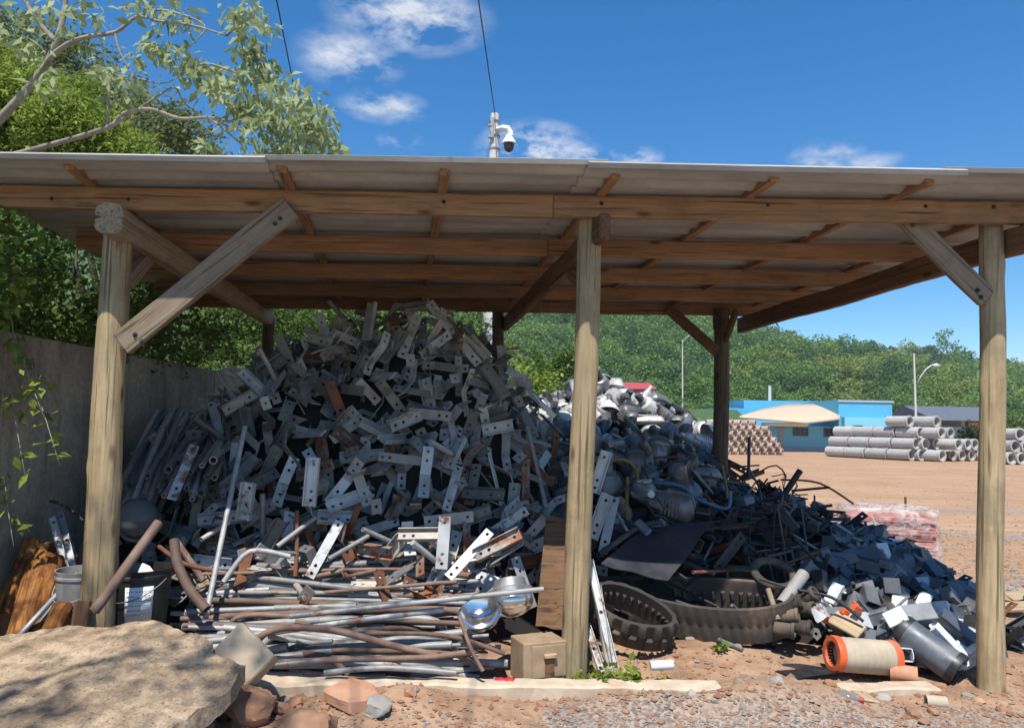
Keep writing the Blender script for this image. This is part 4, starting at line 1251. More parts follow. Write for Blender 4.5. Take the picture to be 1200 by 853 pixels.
def scatter(H, xr, yr, n, dmin, rr, ok=lambda x, y, h: True, tries=60000):
    pts = []
    for _ in range(tries):
        if len(pts) >= n: break
        x, y = rr.uniform(*xr), rr.uniform(*yr)
        h = H(x, y)
        if not ok(x, y, h): continue
        p = Vector((x, y, h))
        if all((p-q).length > dmin for q in pts): pts.append(p)
    return pts
zone = lambda x, y, h: h > 0.42 and not (x < -2.25 and y < 6.2) and not (x < -2.35 and y < 5.9 ) and y < 7.4 and not (x > .42 and y < 5.75)
pts = scatter(HL, (-3.2, .62), (5.35, 7.35), 272, 0.126, br_, zone)
print('brackets', len(pts))
for p in pts:
    n = nrm(HL, p.x, p.y)
    lowf = p.z < 1.3
    w_ = [.56, .29, .06, .07, .02] if not lowf else [.38, .27, .17, .12, .06]
    if p.x > -1.6 and p.z < 1.25: w_[3] += .1
    m = br_.choices(range(5), w_)[0]
    k = br_.choices(range(9), [.17, .13, .17, .12, .11, .13, .05, .07, .05])[0]
    o = link('steel_bracket', bracket_mesh(k, m))
    n2 = (n + Vector((0, -0.25, 0))).normalized()
    place(o, p + n*br_.uniform(-0.03, 0.12), rand_rot(n2, 0.75, br_))
    tag(o, MAT[m][1] + ' ' + KIND[k] + ', loose in the tall bracket heap', 'bracket', MAT[m][1] + ' ' + KIND[k] + 's in the tall heap')
# rest of the heap, seen only in the gaps: one mass
mb = MB()
cache = {}
def mesh_MB(me):
    if me.name not in cache:
        q = MB(); q.v = [tuple(v.co) for v in me.vertices]; q.f = [list(p.vertices) for p in me.polygons]; q.m = [0]*len(q.f); cache[me.name] = q
    return cache[me.name]
pts2 = scatter(HL, (-3.3, .66), (5.3, 9.0), 820, 0.07, br_, lambda x, y, h: h > 0.25 and not (x < -2.35 and y < 5.5))
for p in pts2:
    n = nrm(HL, p.x, p.y)
    mm = Matrix.Translation(p - n*br_.uniform(0.07, 0.22)) @ rand_rot(n, 0.9, br_).to_4x4()
    k = br_.randrange(8)
    mb.mi = br_.choices((0, 1, 2), (.68, .25, .07))[0]
    mb.add(mesh_MB(bk[k]), mm)
# core of the heap, near black to paint the shade in its gaps
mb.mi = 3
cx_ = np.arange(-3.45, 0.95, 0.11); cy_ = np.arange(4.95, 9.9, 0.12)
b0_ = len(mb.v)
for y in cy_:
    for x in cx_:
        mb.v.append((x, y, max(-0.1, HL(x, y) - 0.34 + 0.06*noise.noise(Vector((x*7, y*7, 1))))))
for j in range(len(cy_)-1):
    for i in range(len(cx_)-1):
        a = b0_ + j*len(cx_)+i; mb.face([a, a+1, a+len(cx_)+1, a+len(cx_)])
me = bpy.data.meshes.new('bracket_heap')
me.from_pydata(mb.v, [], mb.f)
for m in ('galv', 'galv_dusty', 'galv_rust', 'heap_core_shade'): me.materials.append(M[m])
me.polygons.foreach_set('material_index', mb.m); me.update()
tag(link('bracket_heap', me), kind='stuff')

# a few brackets the photo shows one by one
def bracket_at(k, m, p, x, n, label):
    o = link('steel_bracket', bracket_mesh(k, m)); place(o, p, frame(x, n)); tag(o, label, 'bracket'); return o
bracket_at(7, 2, P(212, 560, 5.62), P(222, 540, 5.7)-P(205, 580, 5.6), (0.2,-1,.3), 'pale steel strap with holes standing upright at the left foot of the heap')
bracket_at(5, 2, P(289, 588, 5.5), (0.1,0,1), (-.1,-1,.25), 'short pale bracket plate catching the sun under the leaning galvanised pipe')
bracket_at(2, 2, P(365, 568, 5.55), (0.05,0,1), (-.1,-1,.2), 'pale upright channel bracket with wires hanging from its lower end')
bracket_at(7, 2, P(377, 650, 5.45), P(392, 625, 5.5)-P(366, 672, 5.4), (.1,-1,.5), 'pale grey strap leaning over the pipes at the foot of the heap')
bracket_at(2, 1, P(492, 627, 5.45), (1,0,0.03), (0,-1,.8), 'beige channel bracket lying level at the foot of the bracket heap')
bracket_at(0, 2, P(519, 640, 5.38), (0.05,0,1), (0.1,-1,.2), 'white strap bracket hanging upright below the level beige channel')
bracket_at(7, 2, P(545, 655, 5.35), P(562, 632, 5.4)-P(526, 672, 5.3), (-.2,-1,.5), 'long pale strap bracket slanting beside the silver lamp shell')
bracket_at(2, 3, P(580, 640, 5.35), P(600, 630, 5.4)-P(560, 650, 5.4), (0,-1,.6), 'rust stained channel bracket arched over the silver lamp shell')

# loose ones strewn over the pipes at the heap's foot
for i in range(26):
    x = br_.uniform(-2.5, .15); y = br_.uniform(5.3, 5.75)
    m = br_.choices(range(5), (.2,.25,.2,.2,.15))[0]; k = br_.randrange(9)
    o = link('steel_bracket', bracket_mesh(k, m))
    place(o, Vector((x, y, 0.36 + (y-5.3)*.7 + br_.uniform(0,.10))), rand_rot(Vector((0,-.6,.8)), .7, br_))
    tag(o, MAT[m][1] + ' ' + KIND[k] + ', strewn on the low pipes', 'bracket', MAT[m][1] + ' ' + KIND[k] + 's over the low pipes')

# ------------------------------------------------------------------ lamp arm pipes
pr_ = random.Random(15)
def pipe(pts, r, mat, label, group=None, n=9, ri=None, name='metal_pipe'):
    pts = [Vector(p) for p in pts]
    out = []
    if len(pts) == 2: out = [pts[0], (pts[0]+pts[1])/2, pts[1]]
    else:
        for i in range(len(pts)-1):
            p0, p1, p2, p3 = pts[max(i-1,0)], pts[i], pts[i+1], pts[min(i+2, len(pts)-1)]
            for k in range(5):
                f = k/5
                out.append(0.5*((2*p1) + (p2-p0)*f + (2*p0-5*p1+4*p2-p3)*f*f + (3*p1-p0-3*p2+p3)*f**3))
        out.append(pts[-1])
    mb = MB(); mb.tube(out, r, n, caps=False)
    # open ends: a wall and a dark bore
    me = mb.mesh(name, M[mat], out[0], smooth=True)
    bm = bmesh.new(); bm.from_mesh(me)
    bmesh.ops.solidify(bm, geom=bm.faces[:], thickness=min(0.005, r*0.25))
    bm.to_mesh(me); bm.free(); me.polygons.foreach_set('use_smooth', [True]*len(me.polygons)); me.set_sharp_from_angle(angle=R(50))
    return tag(link(name, me, None, out[0]), label, 'pipe', group)
def HP(y): return max(0.03, (y-4.72)*0.62)
# the low heap of long pipes lying across the front of the shed
GP = 'long pipes lying across the low heap'
for i in range(118):
    f = (i+pr_.random())/118
    y = 4.74 + 1.05*f
    z = HP(y) + pr_.uniform(-0.05, 0.06) + (0.05 if f < 0.15 else 0)
    z = max(z, 0.035)
    half = pr_.choice((pr_.uniform(0.2, .6), pr_.uniform(0.6, 1.02)))
    xc = -1.2 + pr_.uniform(-1,1)*(1.08-half)
    a = pr_.gauss(0, 0.085); tl = pr_.gauss(0, 0.065)
    if pr_.random() < 0.16: a = pr_.gauss(0, .35); tl = pr_.gauss(0, .16); half *= .6
    d = Vector((math.cos(a), math.sin(a), tl))
    c = Vector((xc, y, z))
    lo = c - d*half; hi = c + d*half
    lo.z = max(lo.z, .03); hi.z = max(hi.z, .03)
    if hi.x > 0.02: hi = lo + (hi-lo)*((0.02-lo.x)/(hi.x-lo.x))
    rusty = pr_.random() < 0.22
    r = pr_.choice((0.013, 0.016, 0.018, 0.021, 0.024)) if not rusty else pr_.choice((0.013, 0.017, 0.022))
    u = Vector((0, -pr_.random()*.4, 1)).normalized()
    bend = pr_.random()
    if bend < 0.72:
        pts_ = [lo, hi]; w1 = 'straight'
    else:
        am = pr_.uniform(0.04, 0.16)
        e = pr_.choice((-1, 1))
        pts_ = [lo, lo*.7+hi*.3 + u*am*.15, lo*.35+hi*.65 + u*am*0.35, hi - d*0.12 + u*am*.3, hi - u*am*.6] if e > 0 else [lo - u*am*.6, lo + d*0.12 + u*am*.3, lo*.65+hi*.35 + u*am*.35, hi]
        w1 = 'bent'
        for q in pts_: q.z = max(q.z, 0.03)
    col = 'brown rusted' if rusty else 'grey galvanised'
    pipe(pts_, r, 'pipe_rust' if rusty else 'pipe_galv', f'{col} {w1} steel pipe lying across the low pipe heap', f'{col} {w1} pipes in the low heap')
# what lies under them
mb = MB()
for i in range(130):
    y = pr_.uniform(4.8, 5.9); z = HP(y) - pr_.uniform(0.06, 0.14)
    if z < 0.0: z = 0.01
    xc = -1.2 + pr_.uniform(-.5,.5); L = pr_.uniform(.4, .75); a = pr_.gauss(0, .15); tl = pr_.gauss(0, .06)
    d = Vector((math.cos(a), math.sin(a), tl)); mb.mi = 0 if pr_.random() < .55 else 1
    mb.tube([Vector((xc,y,z)) - d*L, Vector((xc,y,z)) + d*L], pr_.choice((.016,.02,.026)), 7)
tag(mb.build('pipe_heap', [M['pipe_galv'], M['pipe_rust']], smooth=40), kind='stuff')
# pipes that stand out
pipe([P(241, 724, 4.98), P(287, 500, 5.75)], 0.019, 'pipe_galv', 'long straight galvanised pipe leaning steeply on the bracket heap')
pipe([P(340, 722, 4.70), P(480, 707, 4.74), P(637, 690, 4.80)], 0.017, 'pipe_galv', 'long thin galvanised pipe on top, its right end sticking out past the lamp shell')
pipe([P(240, 752, 4.72), P(430, 725, 4.74), P(520, 714, 4.8)], 0.019, 'pipe_galv', 'long galvanised pipe rising slightly to the right in front of the pipe heap')
pipe([P(208, 748, 4.85), P(300, 744, 4.78)], 0.018, 'pipe_galv', 'short grey pipe end showing beside the concrete block')
pipe([P(297, 750, 4.62), P(330, 736, 4.62), P(390, 738, 4.62), P(460, 756, 4.62), P(512, 768, 4.66)], 0.021, 'pipe_rust', 'long brown rusted pipe curved over the front of the pipe heap')
pipe([P(318, 776, 4.60), P(420, 772, 4.58), P(500, 770, 4.6), P(560, 762, 4.66)], 0.018, 'pipe_rust', 'low rusted pipe bent like a shallow bow near the footing')
pipe([P(323, 779, 4.56), P(400, 771, 4.6)], 0.018, 'pipe_galv', 'short grey pipe lowest at the front left of the pipe heap')
pipe([P(380, 788, 4.54), P(450, 782, 4.55), P(535, 788, 4.55)], 0.017, 'pipe_galv', 'grey pipe lying on the ground behind the footing')
pipe([P(538, 722, 4.62), P(552, 760, 4.55), P(566, 786, 4.52)], 0.012, 'pipe_rust', 'short rusted rod slanting down at the right end of the pipe heap')
pipe([P(404, 742, 4.68), P(520, 744, 4.64), P(592, 766, 4.62)], 0.014, 'pipe_rust', 'thin rusted pipe pointing down to the wooden box')
pipe([P(110, 716, 4.55), P(122, 700, 4.6), P(186, 612, 4.95)], [0.038]*3 if False else 0.032, 'pipe_rust', 'thick brown rusted pipe leaning beside the left post', n=12)
pipe([P(204, 632, 5.05), P(208, 660, 5.0), P(222, 690, 4.95), P(242, 714, 4.9)], 0.032, 'pipe_rust', 'thick curved tan brown pipe right of the labelled bucket', n=12)
pipe([P(186, 640, 5.25), P(215, 660, 5.2), P(250, 668, 5.2)], 0.016, 'rust', 'thin orange rusted rod behind the curved brown pipe')
pipe([P(262, 682, 5.2), P(293, 646, 5.3), P(340, 652, 5.35)], 0.019, 'pipe_galv', 'galvanised pipe with a sharp elbow left of the pipe heap')
pipe([P(348, 598, 5.5), P(348, 640, 5.45), P(346, 675, 5.4)], 0.016, 'rust', 'upright brown rusted bar under the pale channel bracket')
pipe([P(618, 500, 6.0), P(632, 560, 5.85), P(640, 595, 5.7)], 0.016, 'pipe_galv', 'thin bent grey rod slanting down the right flank of the bracket heap')
for (a, b_) in (((325, 640), (370, 606)), ((385, 655), (432, 628)), ((425, 620), (470, 640)), ((236, 632), (268, 612))):
    pipe([P(*a, 5.35), P(*b_, 5.55)], 0.018, 'pipe_galv', 'short galvanised pipe poking out at the foot of the bracket heap', 'short pipes at the foot of the bracket heap')
# dim pipes slanting up to the wall behind the left post
for i in range(54):
    f = (i % 27)/26; lay = 0.10 if i > 26 else 0.0
    a = P(140 + 120*f + pr_.uniform(-10,10), 590 - 45*f + pr_.uniform(-20,34), 5.75 - lay*2 + .3*pr_.random()); b_ = P(196 + 85*f + pr_.uniform(-12,12), 482 + 26*f + pr_.uniform(-8,8), 6.9 + .4*pr_.random())
    m_ = (a+b_)/2 + Vector((0, 0, pr_.uniform(.0,.06)))
    pipe([a, m_, b_], pr_.choice((.02,.025,.03)), pr_.choice(('pipe_galv','galv_dusty','galv')), 'dusty grey pipe slanting up toward the wall behind the left post', 'slanting pipes behind the left post')
# pieces leaning in the corner by the wall
pipe([P(18, 750, 4.72), P(82, 680, 5.0)], 0.018, 'galv_pale', 'pale pipe leaning up from the ground between the orange log and the grey can')
pipe([P(30, 752, 4.80), P(90, 672, 5.1)], 0.014, 'galv', 'thin grey rod leaning beside the orange log')
for i, (a, b_) in enumerate((((68, 632), (84, 690)), ((77, 628), (92, 690)), ((88, 668), (100, 640)), ((63, 612), (78, 660)), ((72, 606), (86, 650)))):
    bo = link('steel_channel', strap([(0.42, 0, (0.1, 0.9))], 0.045, 0.004, flange=0.02)); bo.data.materials.append(M['galv_pale' if i < 2 else 'galv'])
    p0, p1 = P(*a, 5.34 + .06*i), P(*b_, 5.26 + .06*i)
    place(bo, (p0+p1)/2, frame(p1-p0, (0.3,-1,.2)))
    tag(bo, ('pale' if i < 2 else 'dim grey') + ' steel channel standing in the corner behind the orange log', 'steel channel', ('pale' if i < 2 else 'dim grey') + ' channels in the left corner')
pipe([P(58, 587, 5.3), P(75, 592, 5.3), P(98, 610, 5.25)], 0.010, 'cable_black', 'thin dark hooked rod sticking out left of the left post')

# ------------------------------------------------------------------ buckets, globe and logs at the left
def bucket(c, r, h, mat, label, lab=False):
    t = empty('bucket', c, label, 'bucket')
    mb = MB(); mb.lathe([(0, 0.0), (r*.84, 0.0), (r*.86, 0.01), (r*.98, h-.05), (r*1.03, h-.05), (r*1.03, h-.035), (r, h-.03), (r*1.04, h), (r*.98, h), (r*.83, 0.012), (0, 0.012)], 28, Matrix.Translation(c))
    mb.build('body', M[mat], t, c, smooth=35)
    mb = MB(); mb.tube([Vector(c) + Vector((r*1.04*math.cos(a), r*1.04*math.sin(a), h-.05 - .10*math.sin((a+.3)*1.0) if False else h-.06-.13*math.sin(a+3.4))) for a in [(-0.25 - 2.9*i/14) for i in range(15)]], 0.004, 5)
    mb.build('handle', M['galv'], t, c, smooth=True)
    if lab:
        mb = MB(); n_ = 10
        a0, a1 = R(-88), R(-38)
        rr = lambda z: r*(.86 + .12*(z/(h-.05))) + 0.004
        z0, z1 = h*.25, h*.78
        for i in range(n_+1):
            a = a0 + (a1-a0)*i/n_
            for z in (z0, z1): mb.v.append((c[0] + rr(z)*math.cos(a), c[1] + rr(z)*math.sin(a), c[2] + z))
        for i in range(n_): mb.face([2*i, 2*i+2, 2*i+3, 2*i+1])
        me = mb.mesh('paper_label', M['paper_white'], c, smooth=True)
        bm = bmesh.new(); bm.from_mesh(me); bmesh.ops.solidify(bm, geom=bm.faces[:], thickness=0.0015); bm.to_mesh(me); bm.free()
        lo = link('paper_label', me, t, c)
        mb = MB(); rw = random.Random(3)
        for row_ in range(6):                       # the faded lines of print, too small to read
            z = z1 - 0.03 - row_*(z1-z0-.05)/6
            a = a0 + .06
            while a < a1 - .1:
                da = rw.uniform(.02,.07)
                q = []
                for (aa, zz) in ((a, z), (a+da, z), (a+da, z+.006), (a, z+.006)):
                    q.append((c[0] + (rr(zz)+.0035)*math.cos(aa), c[1] + (rr(zz)+.0035)*math.sin(aa), c[2]+zz))
                bi = len(mb.v); mb.v += q; mb.face([bi, bi+1, bi+2, bi+3]); a += da + rw.uniform(.012,.03)
        lp_ = mb.build('print', M['case_grey'], None, c); lp_.parent = lo; lp_.location = (0,0,0)
    return t
cb = P(163, 690, 5.02); cb.z = 0.22
bucket((cb.x, cb.y, 0.20), 0.20, 0.43, 'plastic_black', 'dark bucket with a white paper label standing right of the left post', True)
ca = P(97, 690, 5.02)
bucket((ca.x, ca.y, 0.24), 0.165, 0.37, 'bucket_grey', 'light grey can standing left of the left post')
mb = MB(); mb.lathe([(0.11, 0), (.125, .03), (.0, .03)], 16, Matrix.Translation((cb.x-.03, cb.y, .53)) @ Euler((.9, .2, 0)).to_matrix().to_4x4())
tag(mb.build('lamp_cup', M['alu_grey'], origin=(cb.x, cb.y, .46), smooth=35), 'small round grey lamp cup lying in the labelled bucket', 'lamp part')
# ribbed glass globe
cg = P(161, 606, 5.62)
gt = empty('lamp_globe', cg, 'round ribbed glass lamp globe at the foot of the heap above the bucket', 'lamp')
mb = MB()
q = Matrix.Translation(cg) @ frame_z((0.2, -.75, .5)).to_4x4()
prof = [(0.145*math.sin(a)*(1 + (0.035 if i % 2 else 0)), 0.13*math.cos(a)) for i, a in enumerate([R(0.5 + 7*j) for j in range(20)])]
mb.lathe(prof, 28, q); mb.build('globe', M['globe_glass'], gt, cg, smooth=True)
mb = MB(); mb.lathe([(0.0, -.22), (.09, -.22), (.10, -.16), (.15, -.125), (.152, -.10), (.13, -.095)], 24, q); mb.build('collar', M['alu_grey'], gt, cg, smooth=35)
# logs
def log(p0, p1, r, label, mat='log_orange', hollow=True, seed=0, name='log', arc=(0, 360)):
    p0, p1 = Vector(p0), Vector(p1); L = (p1-p0).length
    mb = MB(); n, m = 26, 40
    for side_ in (1, .74) if hollow else (1,):
        for i in range(n+1):
            f = i/n
            for k in range(m):
                a = R(arc[0] + (arc[1]-arc[0])*k/(m-1 if arc[1]-arc[0] < 360 else m))
                q = r*side_*(1 + .13*noise.noise(Vector((math.cos(a)*1.6, math.sin(a)*1.6, f*2.2 + seed))) + .08*noise.noise(Vector((math.cos(a)*5, math.sin(a)*5, f*7 + seed))) + .05*noise.noise(Vector((math.cos(a)*13, math.sin(a)*13, f*9 + seed))))
                zz = L*f + (0.05*noise.noise(Vector((a*1.4, seed, 5))) if i in (0, n) else 0)
                mb.v.append((q*math.cos(a), q*math.sin(a), zz))
    closed = arc[1]-arc[0] >= 360
    o2 = (n+1)*m
    for i in range(n):
        for k in range(m if closed else m-1):
            k2 = (k+1) % m
            mb.face([i*m+k, i*m+k2, (i+1)*m+k2, (i+1)*m+k])
            if hollow: mb.face([o2+i*m+k, o2+(i+1)*m+k, o2+(i+1)*m+k2, o2+i*m+k2])
    for i in (0, n):
        if hollow:
            for k in range(m if closed else m-1):
                k2 = (k+1) % m; mb.face([i*m+k, i*m+k2, o2+i*m+k2, o2+i*m+k])
        else: mb.face([i*m+k for k in range(m)])
    if hollow and not closed:
        for i in range(n):
            for k in (0, m-1): mb.face([i*m+k, (i+1)*m+k, o2+(i+1)*m+k, o2+i*m+k])
    o = link(name, mb.mesh(name, M[mat], smooth=45), None, p0, frame_z(p1-p0))
    return tag(o, label, 'log')
log(P(22, 775, 4.75), P(55, 658, 5.25), 0.115, 'big weathered orange log leaning on the wall at the left edge', seed=3, hollow=False)
log(P(15, 720, 5.25), P(48, 634, 5.4), 0.11, 'split hollow orange log standing behind the big one by the wall', seed=9)
log(P(44, 775, 4.55), P(74, 712, 4.85), 0.062, 'short reddish brown round log lying between the orange log and the left post', seed=6, hollow=False)
# broken red plank against the left post's foot
beam('plank', P(92, 742, 4.60), P(97, 704, 4.66), 0.10, 0.03, 'sawn_dark', None, None, up=(0,-1,0))
tag(bpy.context.scene.objects[-1] if False else [o for o in COL.objects if o.name.startswith('plank')][-1], 'short broken reddish plank standing against the foot of the left post', 'plank')
# ------------------------------------------------------------------ right hand heaps
CP = [P(*c) for c in ((640,485,10.3),(705,452,10.8),(760,476,10.6),(812,504,10.2),(850,542,8.8),(900,572,8.2),(950,596,7.8),(985,622,7.6),
      (690,522,7.6),(760,535,7.6),(700,568,6.6),(780,578,6.5),(850,590,6.8),(920,602,6.8),(960,618,6.6),
      (690,632,5.9),(760,618,6.0),(830,628,6.0),(900,648,6.0),(940,658,5.9),(1000,652,6.4),(1040,655,6.6),(1080,690,6.2),
      (720,690,5.5),(800,680,5.6),(880,692,5.55),(960,698,5.5),(1020,700,5.6),(1060,728,5.4),(1110,742,5.4),(1136,772,5.2))]
CP += [G(*c) for c in ((690,765),(740,765),(800,765),(860,762),(920,758),(960,765),(1020,785),(1090,800),(1160,785),(1165,730),(1120,670),(1090,635),(1040,610),(1010,590))]
CP += [Vector(c) for c in ((0.5,13,0),(1.5,13.3,0),(2.6,12.6,0),(3.5,10.2,0),(4.4,8.5,0),(0.45,5.3,0.1),(0.5,6.2,.7),(0.5,7.5,1.3))]
def HR(x, y):
    s = w_ = 0.0
    for c in CP:
        d = ((x-c.x)**2 + (y-c.y)**2 + 0.01)**1.6
        s += c.z/d; w_ += 1/d
    return max(0.0, s/w_)
def px_of(p):
    q = CR.transposed() @ (Vector(p) - CAM)
    return 600 + F*q.x/(-q.z), 426.5 - F*q.y/(-q.z)
er = random.Random(2024)

# street lamp heads ------------------------------------------------
def lamp_head_meshes(L, w, h, dome=True):
    mb = MB(); n, m = 14, 14
    for i in range(n+1):
        f = i/n
        ww = w*(0.30 + 0.70*math.sin(min(1, f*1.25)*math.pi*0.5))*(1 if f < .86 else math.sqrt(max(0.02, 1-((f-.86)/.145)**2)))
        hh = h*(0.45 + 0.55*math.sin(min(1, f*1.4)*math.pi*0.5))*(1 if f < .82 else math.sqrt(max(0.03, 1-((f-.82)/.185)**2)))
        for k in range(m):
            a = 2*math.pi*k/m
            sz = math.sin(a); zz = hh*(sz if sz > 0 else sz*0.35)
            cxx = math.copysign(abs(math.cos(a))**0.8, math.cos(a))
            mb.v.append((L*(f-.5), ww*cxx, zz))
    for i in range(n):
        for k in range(m):
            k2 = (k+1) % m; mb.face([i*m+k, i*m+k2, (i+1)*m+k2, (i+1)*m+k])
    mb.face([k for k in range(m)][::-1]); mb.face([n*m+k for k in range(m)])
    b0 = len(mb.v)
    for z_, g_ in ((-.010, 1.10), (-.010, 1.14), (.006, 1.14), (.006, 1.02)):
        for i in range(n+1):
            f = i/n
            ww = w*g_*(0.30 + 0.70*math.sin(min(1, f*1.25)*math.pi*0.5))*(1 if f < .86 else math.sqrt(max(0.02, 1-((f-.86)/.145)**2)))
            mb.v.append((L*(f-.5)*1.03, ww, z_)); mb.v.append((L*(f-.5)*1.03, -ww, z_))
    q_ = 2*(n+1)
    for lv_ in range(3):
        for i in range(n):
            for sd_ in (0, 1):
                a_ = b0 + lv_*q_ + 2*i + sd_; mb.face([a_, a_+2, a_+2+q_, a_+q_])
    for k in range(5): mb.box((L*(-.02+.07*k), 0, h*.99), (.012, w*1.1, h*.16))
    mb.tube([(-L*.5-.07,0,h*.1), (-L*.5+.02,0,h*.1)], w*.26, 10)
    mb.box((-L*.12, 0, h*0.98), (L*.3, w*.5, h*.12)); mb.box((L*.02,-w*.97,0), (.05,.03,.03)); mb.box((L*.02,w*.97,0), (.05,.03,.03))
    lens = MB()
    if dome:
        for i in range(7):
            a = i/6*math.pi/2
            for k in range(16):
                b_ = 2*math.pi*k/16
                lens.v.append((L*.14 + L*.30*math.cos(a)*math.cos(b_), w*.80*math.cos(a)*math.sin(b_), -h*.30 - h*.75*math.sin(a)))
        for i in range(6):
            for k in range(16):
                k2 = (k+1) % 16; lens.face([i*16+k, i*16+k2, (i+1)*16+k2, (i+1)*16+k])
    return mb, lens
def lampproto(L, w, h, mat, label, group):
    t = empty('street_luminaire', (0,0,0), label, 'lamp head', group)
    a, b_ = lamp_head_meshes(L, w, h)
    a.build('housing', M[mat], t, smooth=40); b_.build('lens', M['lens_glass'], t, smooth=True)
    return t
def bellproto(r, h, mat, label, group):
    t = empty('street_luminaire', (0,0,0), label, 'lamp head', group)
    mb = MB(); mb.lathe([(0, h*.5), (r*.32, h*.5), (r*.36, h*.2), (r*.62, h*.12), (r*.9, -h*.25), (r*1.0, -h*.5), (r*1.05, -h*.5), (r*1.05,-h*.46), (r*.93, -h*.22), (r*.66,h*.16), (r*.40,h*.24)], 22)
    mb.build('shade', M[mat], t, smooth=35)
    mb = MB(); mb.lathe([(r*.30, h*.5), (r*.30, h*.95), (r*.2, h*1.1), (0, h*1.1)], 14); mb.build('socket', M['alu_grey'], t, smooth=35)
    return t
lamps = []
for mat, word in (('alu_white', 'white'), ('alu_grey', 'shade-toned grey')):  # sunlit and shaded tone of the lamp heads, painted as white and grey
    lamps.append((lampproto(.46, .115, .10, mat, f'long {word} street lamp head thrown on the lamp heap', f'long {word} lamp heads in the heap'), word))
    lamps.append((lampproto(.33, .12, .115, mat, f'short rounded {word} street lamp head thrown on the lamp heap', f'short {word} lamp heads in the heap'), word))
    lamps.append((bellproto(.165, .21, mat, f'bell shaped {word} lamp shade thrown on the lamp heap', f'bell shaped {word} lamp shades in the heap'), word))
lp_ok = lambda x, y, h: h > 0.3 and px_of((x, y, h))[0] < 835 - max(0, px_of((x,y,h))[1]-560)*1.2 and px_of((x,y,h))[1] < 612
lpts = scatter(HR, (0.30, 2.9), (6.2, 11.3), 155, 0.20, er, lp_ok)
used = [False]*6
print('lamps', len(lpts))
for p in lpts:
    white = er.random() < (0.62 if p.y > 8.9 else .12)  # more white where sun falls, more grey in shade: light put into colour
    k = er.choices((0,1,2), (.38,.37,.25))[0] + (0 if white else 3)
    t = lamps[k][0]
    if used[k]: t = copy_tree(t)
    used[k] = True
    n = nrm(HR, p.x, p.y)
    place(t, p + n*er.uniform(0.0, 0.10), rand_rot(n, 1.0, er))
# single lamps the photo picks out at the foot of the left heap
c = P(600, 704, 4.95)
gl = empty('lamp_shell', c, 'round silver glass lamp shell with a dark collar beside the wooden box', 'lamp')
q = Matrix.Translation(c) @ frame_z((0.15, -.35, -0.93)).to_4x4()
mb = MB(); mb.lathe([(.142*math.cos(R(a)), .10*math.sin(R(a))) for a in range(-20, 91, 10)], 26, q); mb.build('glass', M['polished'], gl, c, smooth=True)
mb = MB(); mb.lathe([(.135,-.03), (.148,-.045), (.145,-.075), (.115,-.085), (.10,-.14), (.05,-.15), (.0,-.15)], 26, q); mb.build('collar', M['alu_grey'], gl, c, smooth=35)
c = P(563, 722, 4.78)
q = Matrix.Translation(c) @ frame_z((-.15, -.5, .86)).to_4x4()
mb = MB(); mb.lathe([(.001,-.045), (.06,-.04), (.11,-.01), (.135,.03), (.142,.03), (.115,-.018), (.06,-.05), (.001,-.055)], 26, q)
tag(mb.build('reflector', M['polished'], origin=c, smooth=40), 'shiny polished reflector bowl lying in front of the silver lamp shell', 'reflector')

# the bulk of both heaps, its core blackened as the shade in the gaps
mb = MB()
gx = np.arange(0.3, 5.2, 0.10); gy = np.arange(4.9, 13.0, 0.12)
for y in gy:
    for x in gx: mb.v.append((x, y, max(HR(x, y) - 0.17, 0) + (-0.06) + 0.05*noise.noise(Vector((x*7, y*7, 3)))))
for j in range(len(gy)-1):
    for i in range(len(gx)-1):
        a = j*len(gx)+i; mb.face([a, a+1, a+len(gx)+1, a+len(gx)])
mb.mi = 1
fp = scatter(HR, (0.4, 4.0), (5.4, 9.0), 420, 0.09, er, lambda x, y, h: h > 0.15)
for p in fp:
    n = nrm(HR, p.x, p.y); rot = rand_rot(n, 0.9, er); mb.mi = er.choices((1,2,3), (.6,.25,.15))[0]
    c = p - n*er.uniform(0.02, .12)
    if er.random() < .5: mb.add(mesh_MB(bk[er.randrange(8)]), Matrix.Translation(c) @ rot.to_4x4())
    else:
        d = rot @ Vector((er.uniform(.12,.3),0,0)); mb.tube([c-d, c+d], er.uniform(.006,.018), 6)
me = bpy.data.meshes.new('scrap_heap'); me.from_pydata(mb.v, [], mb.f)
for m in ('heap_core_shade', 'dark_steel', 'case_grey', 'rust'): me.materials.append(M[m])
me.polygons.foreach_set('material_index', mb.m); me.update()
tag(link('scrap_heap', me), kind='stuff')

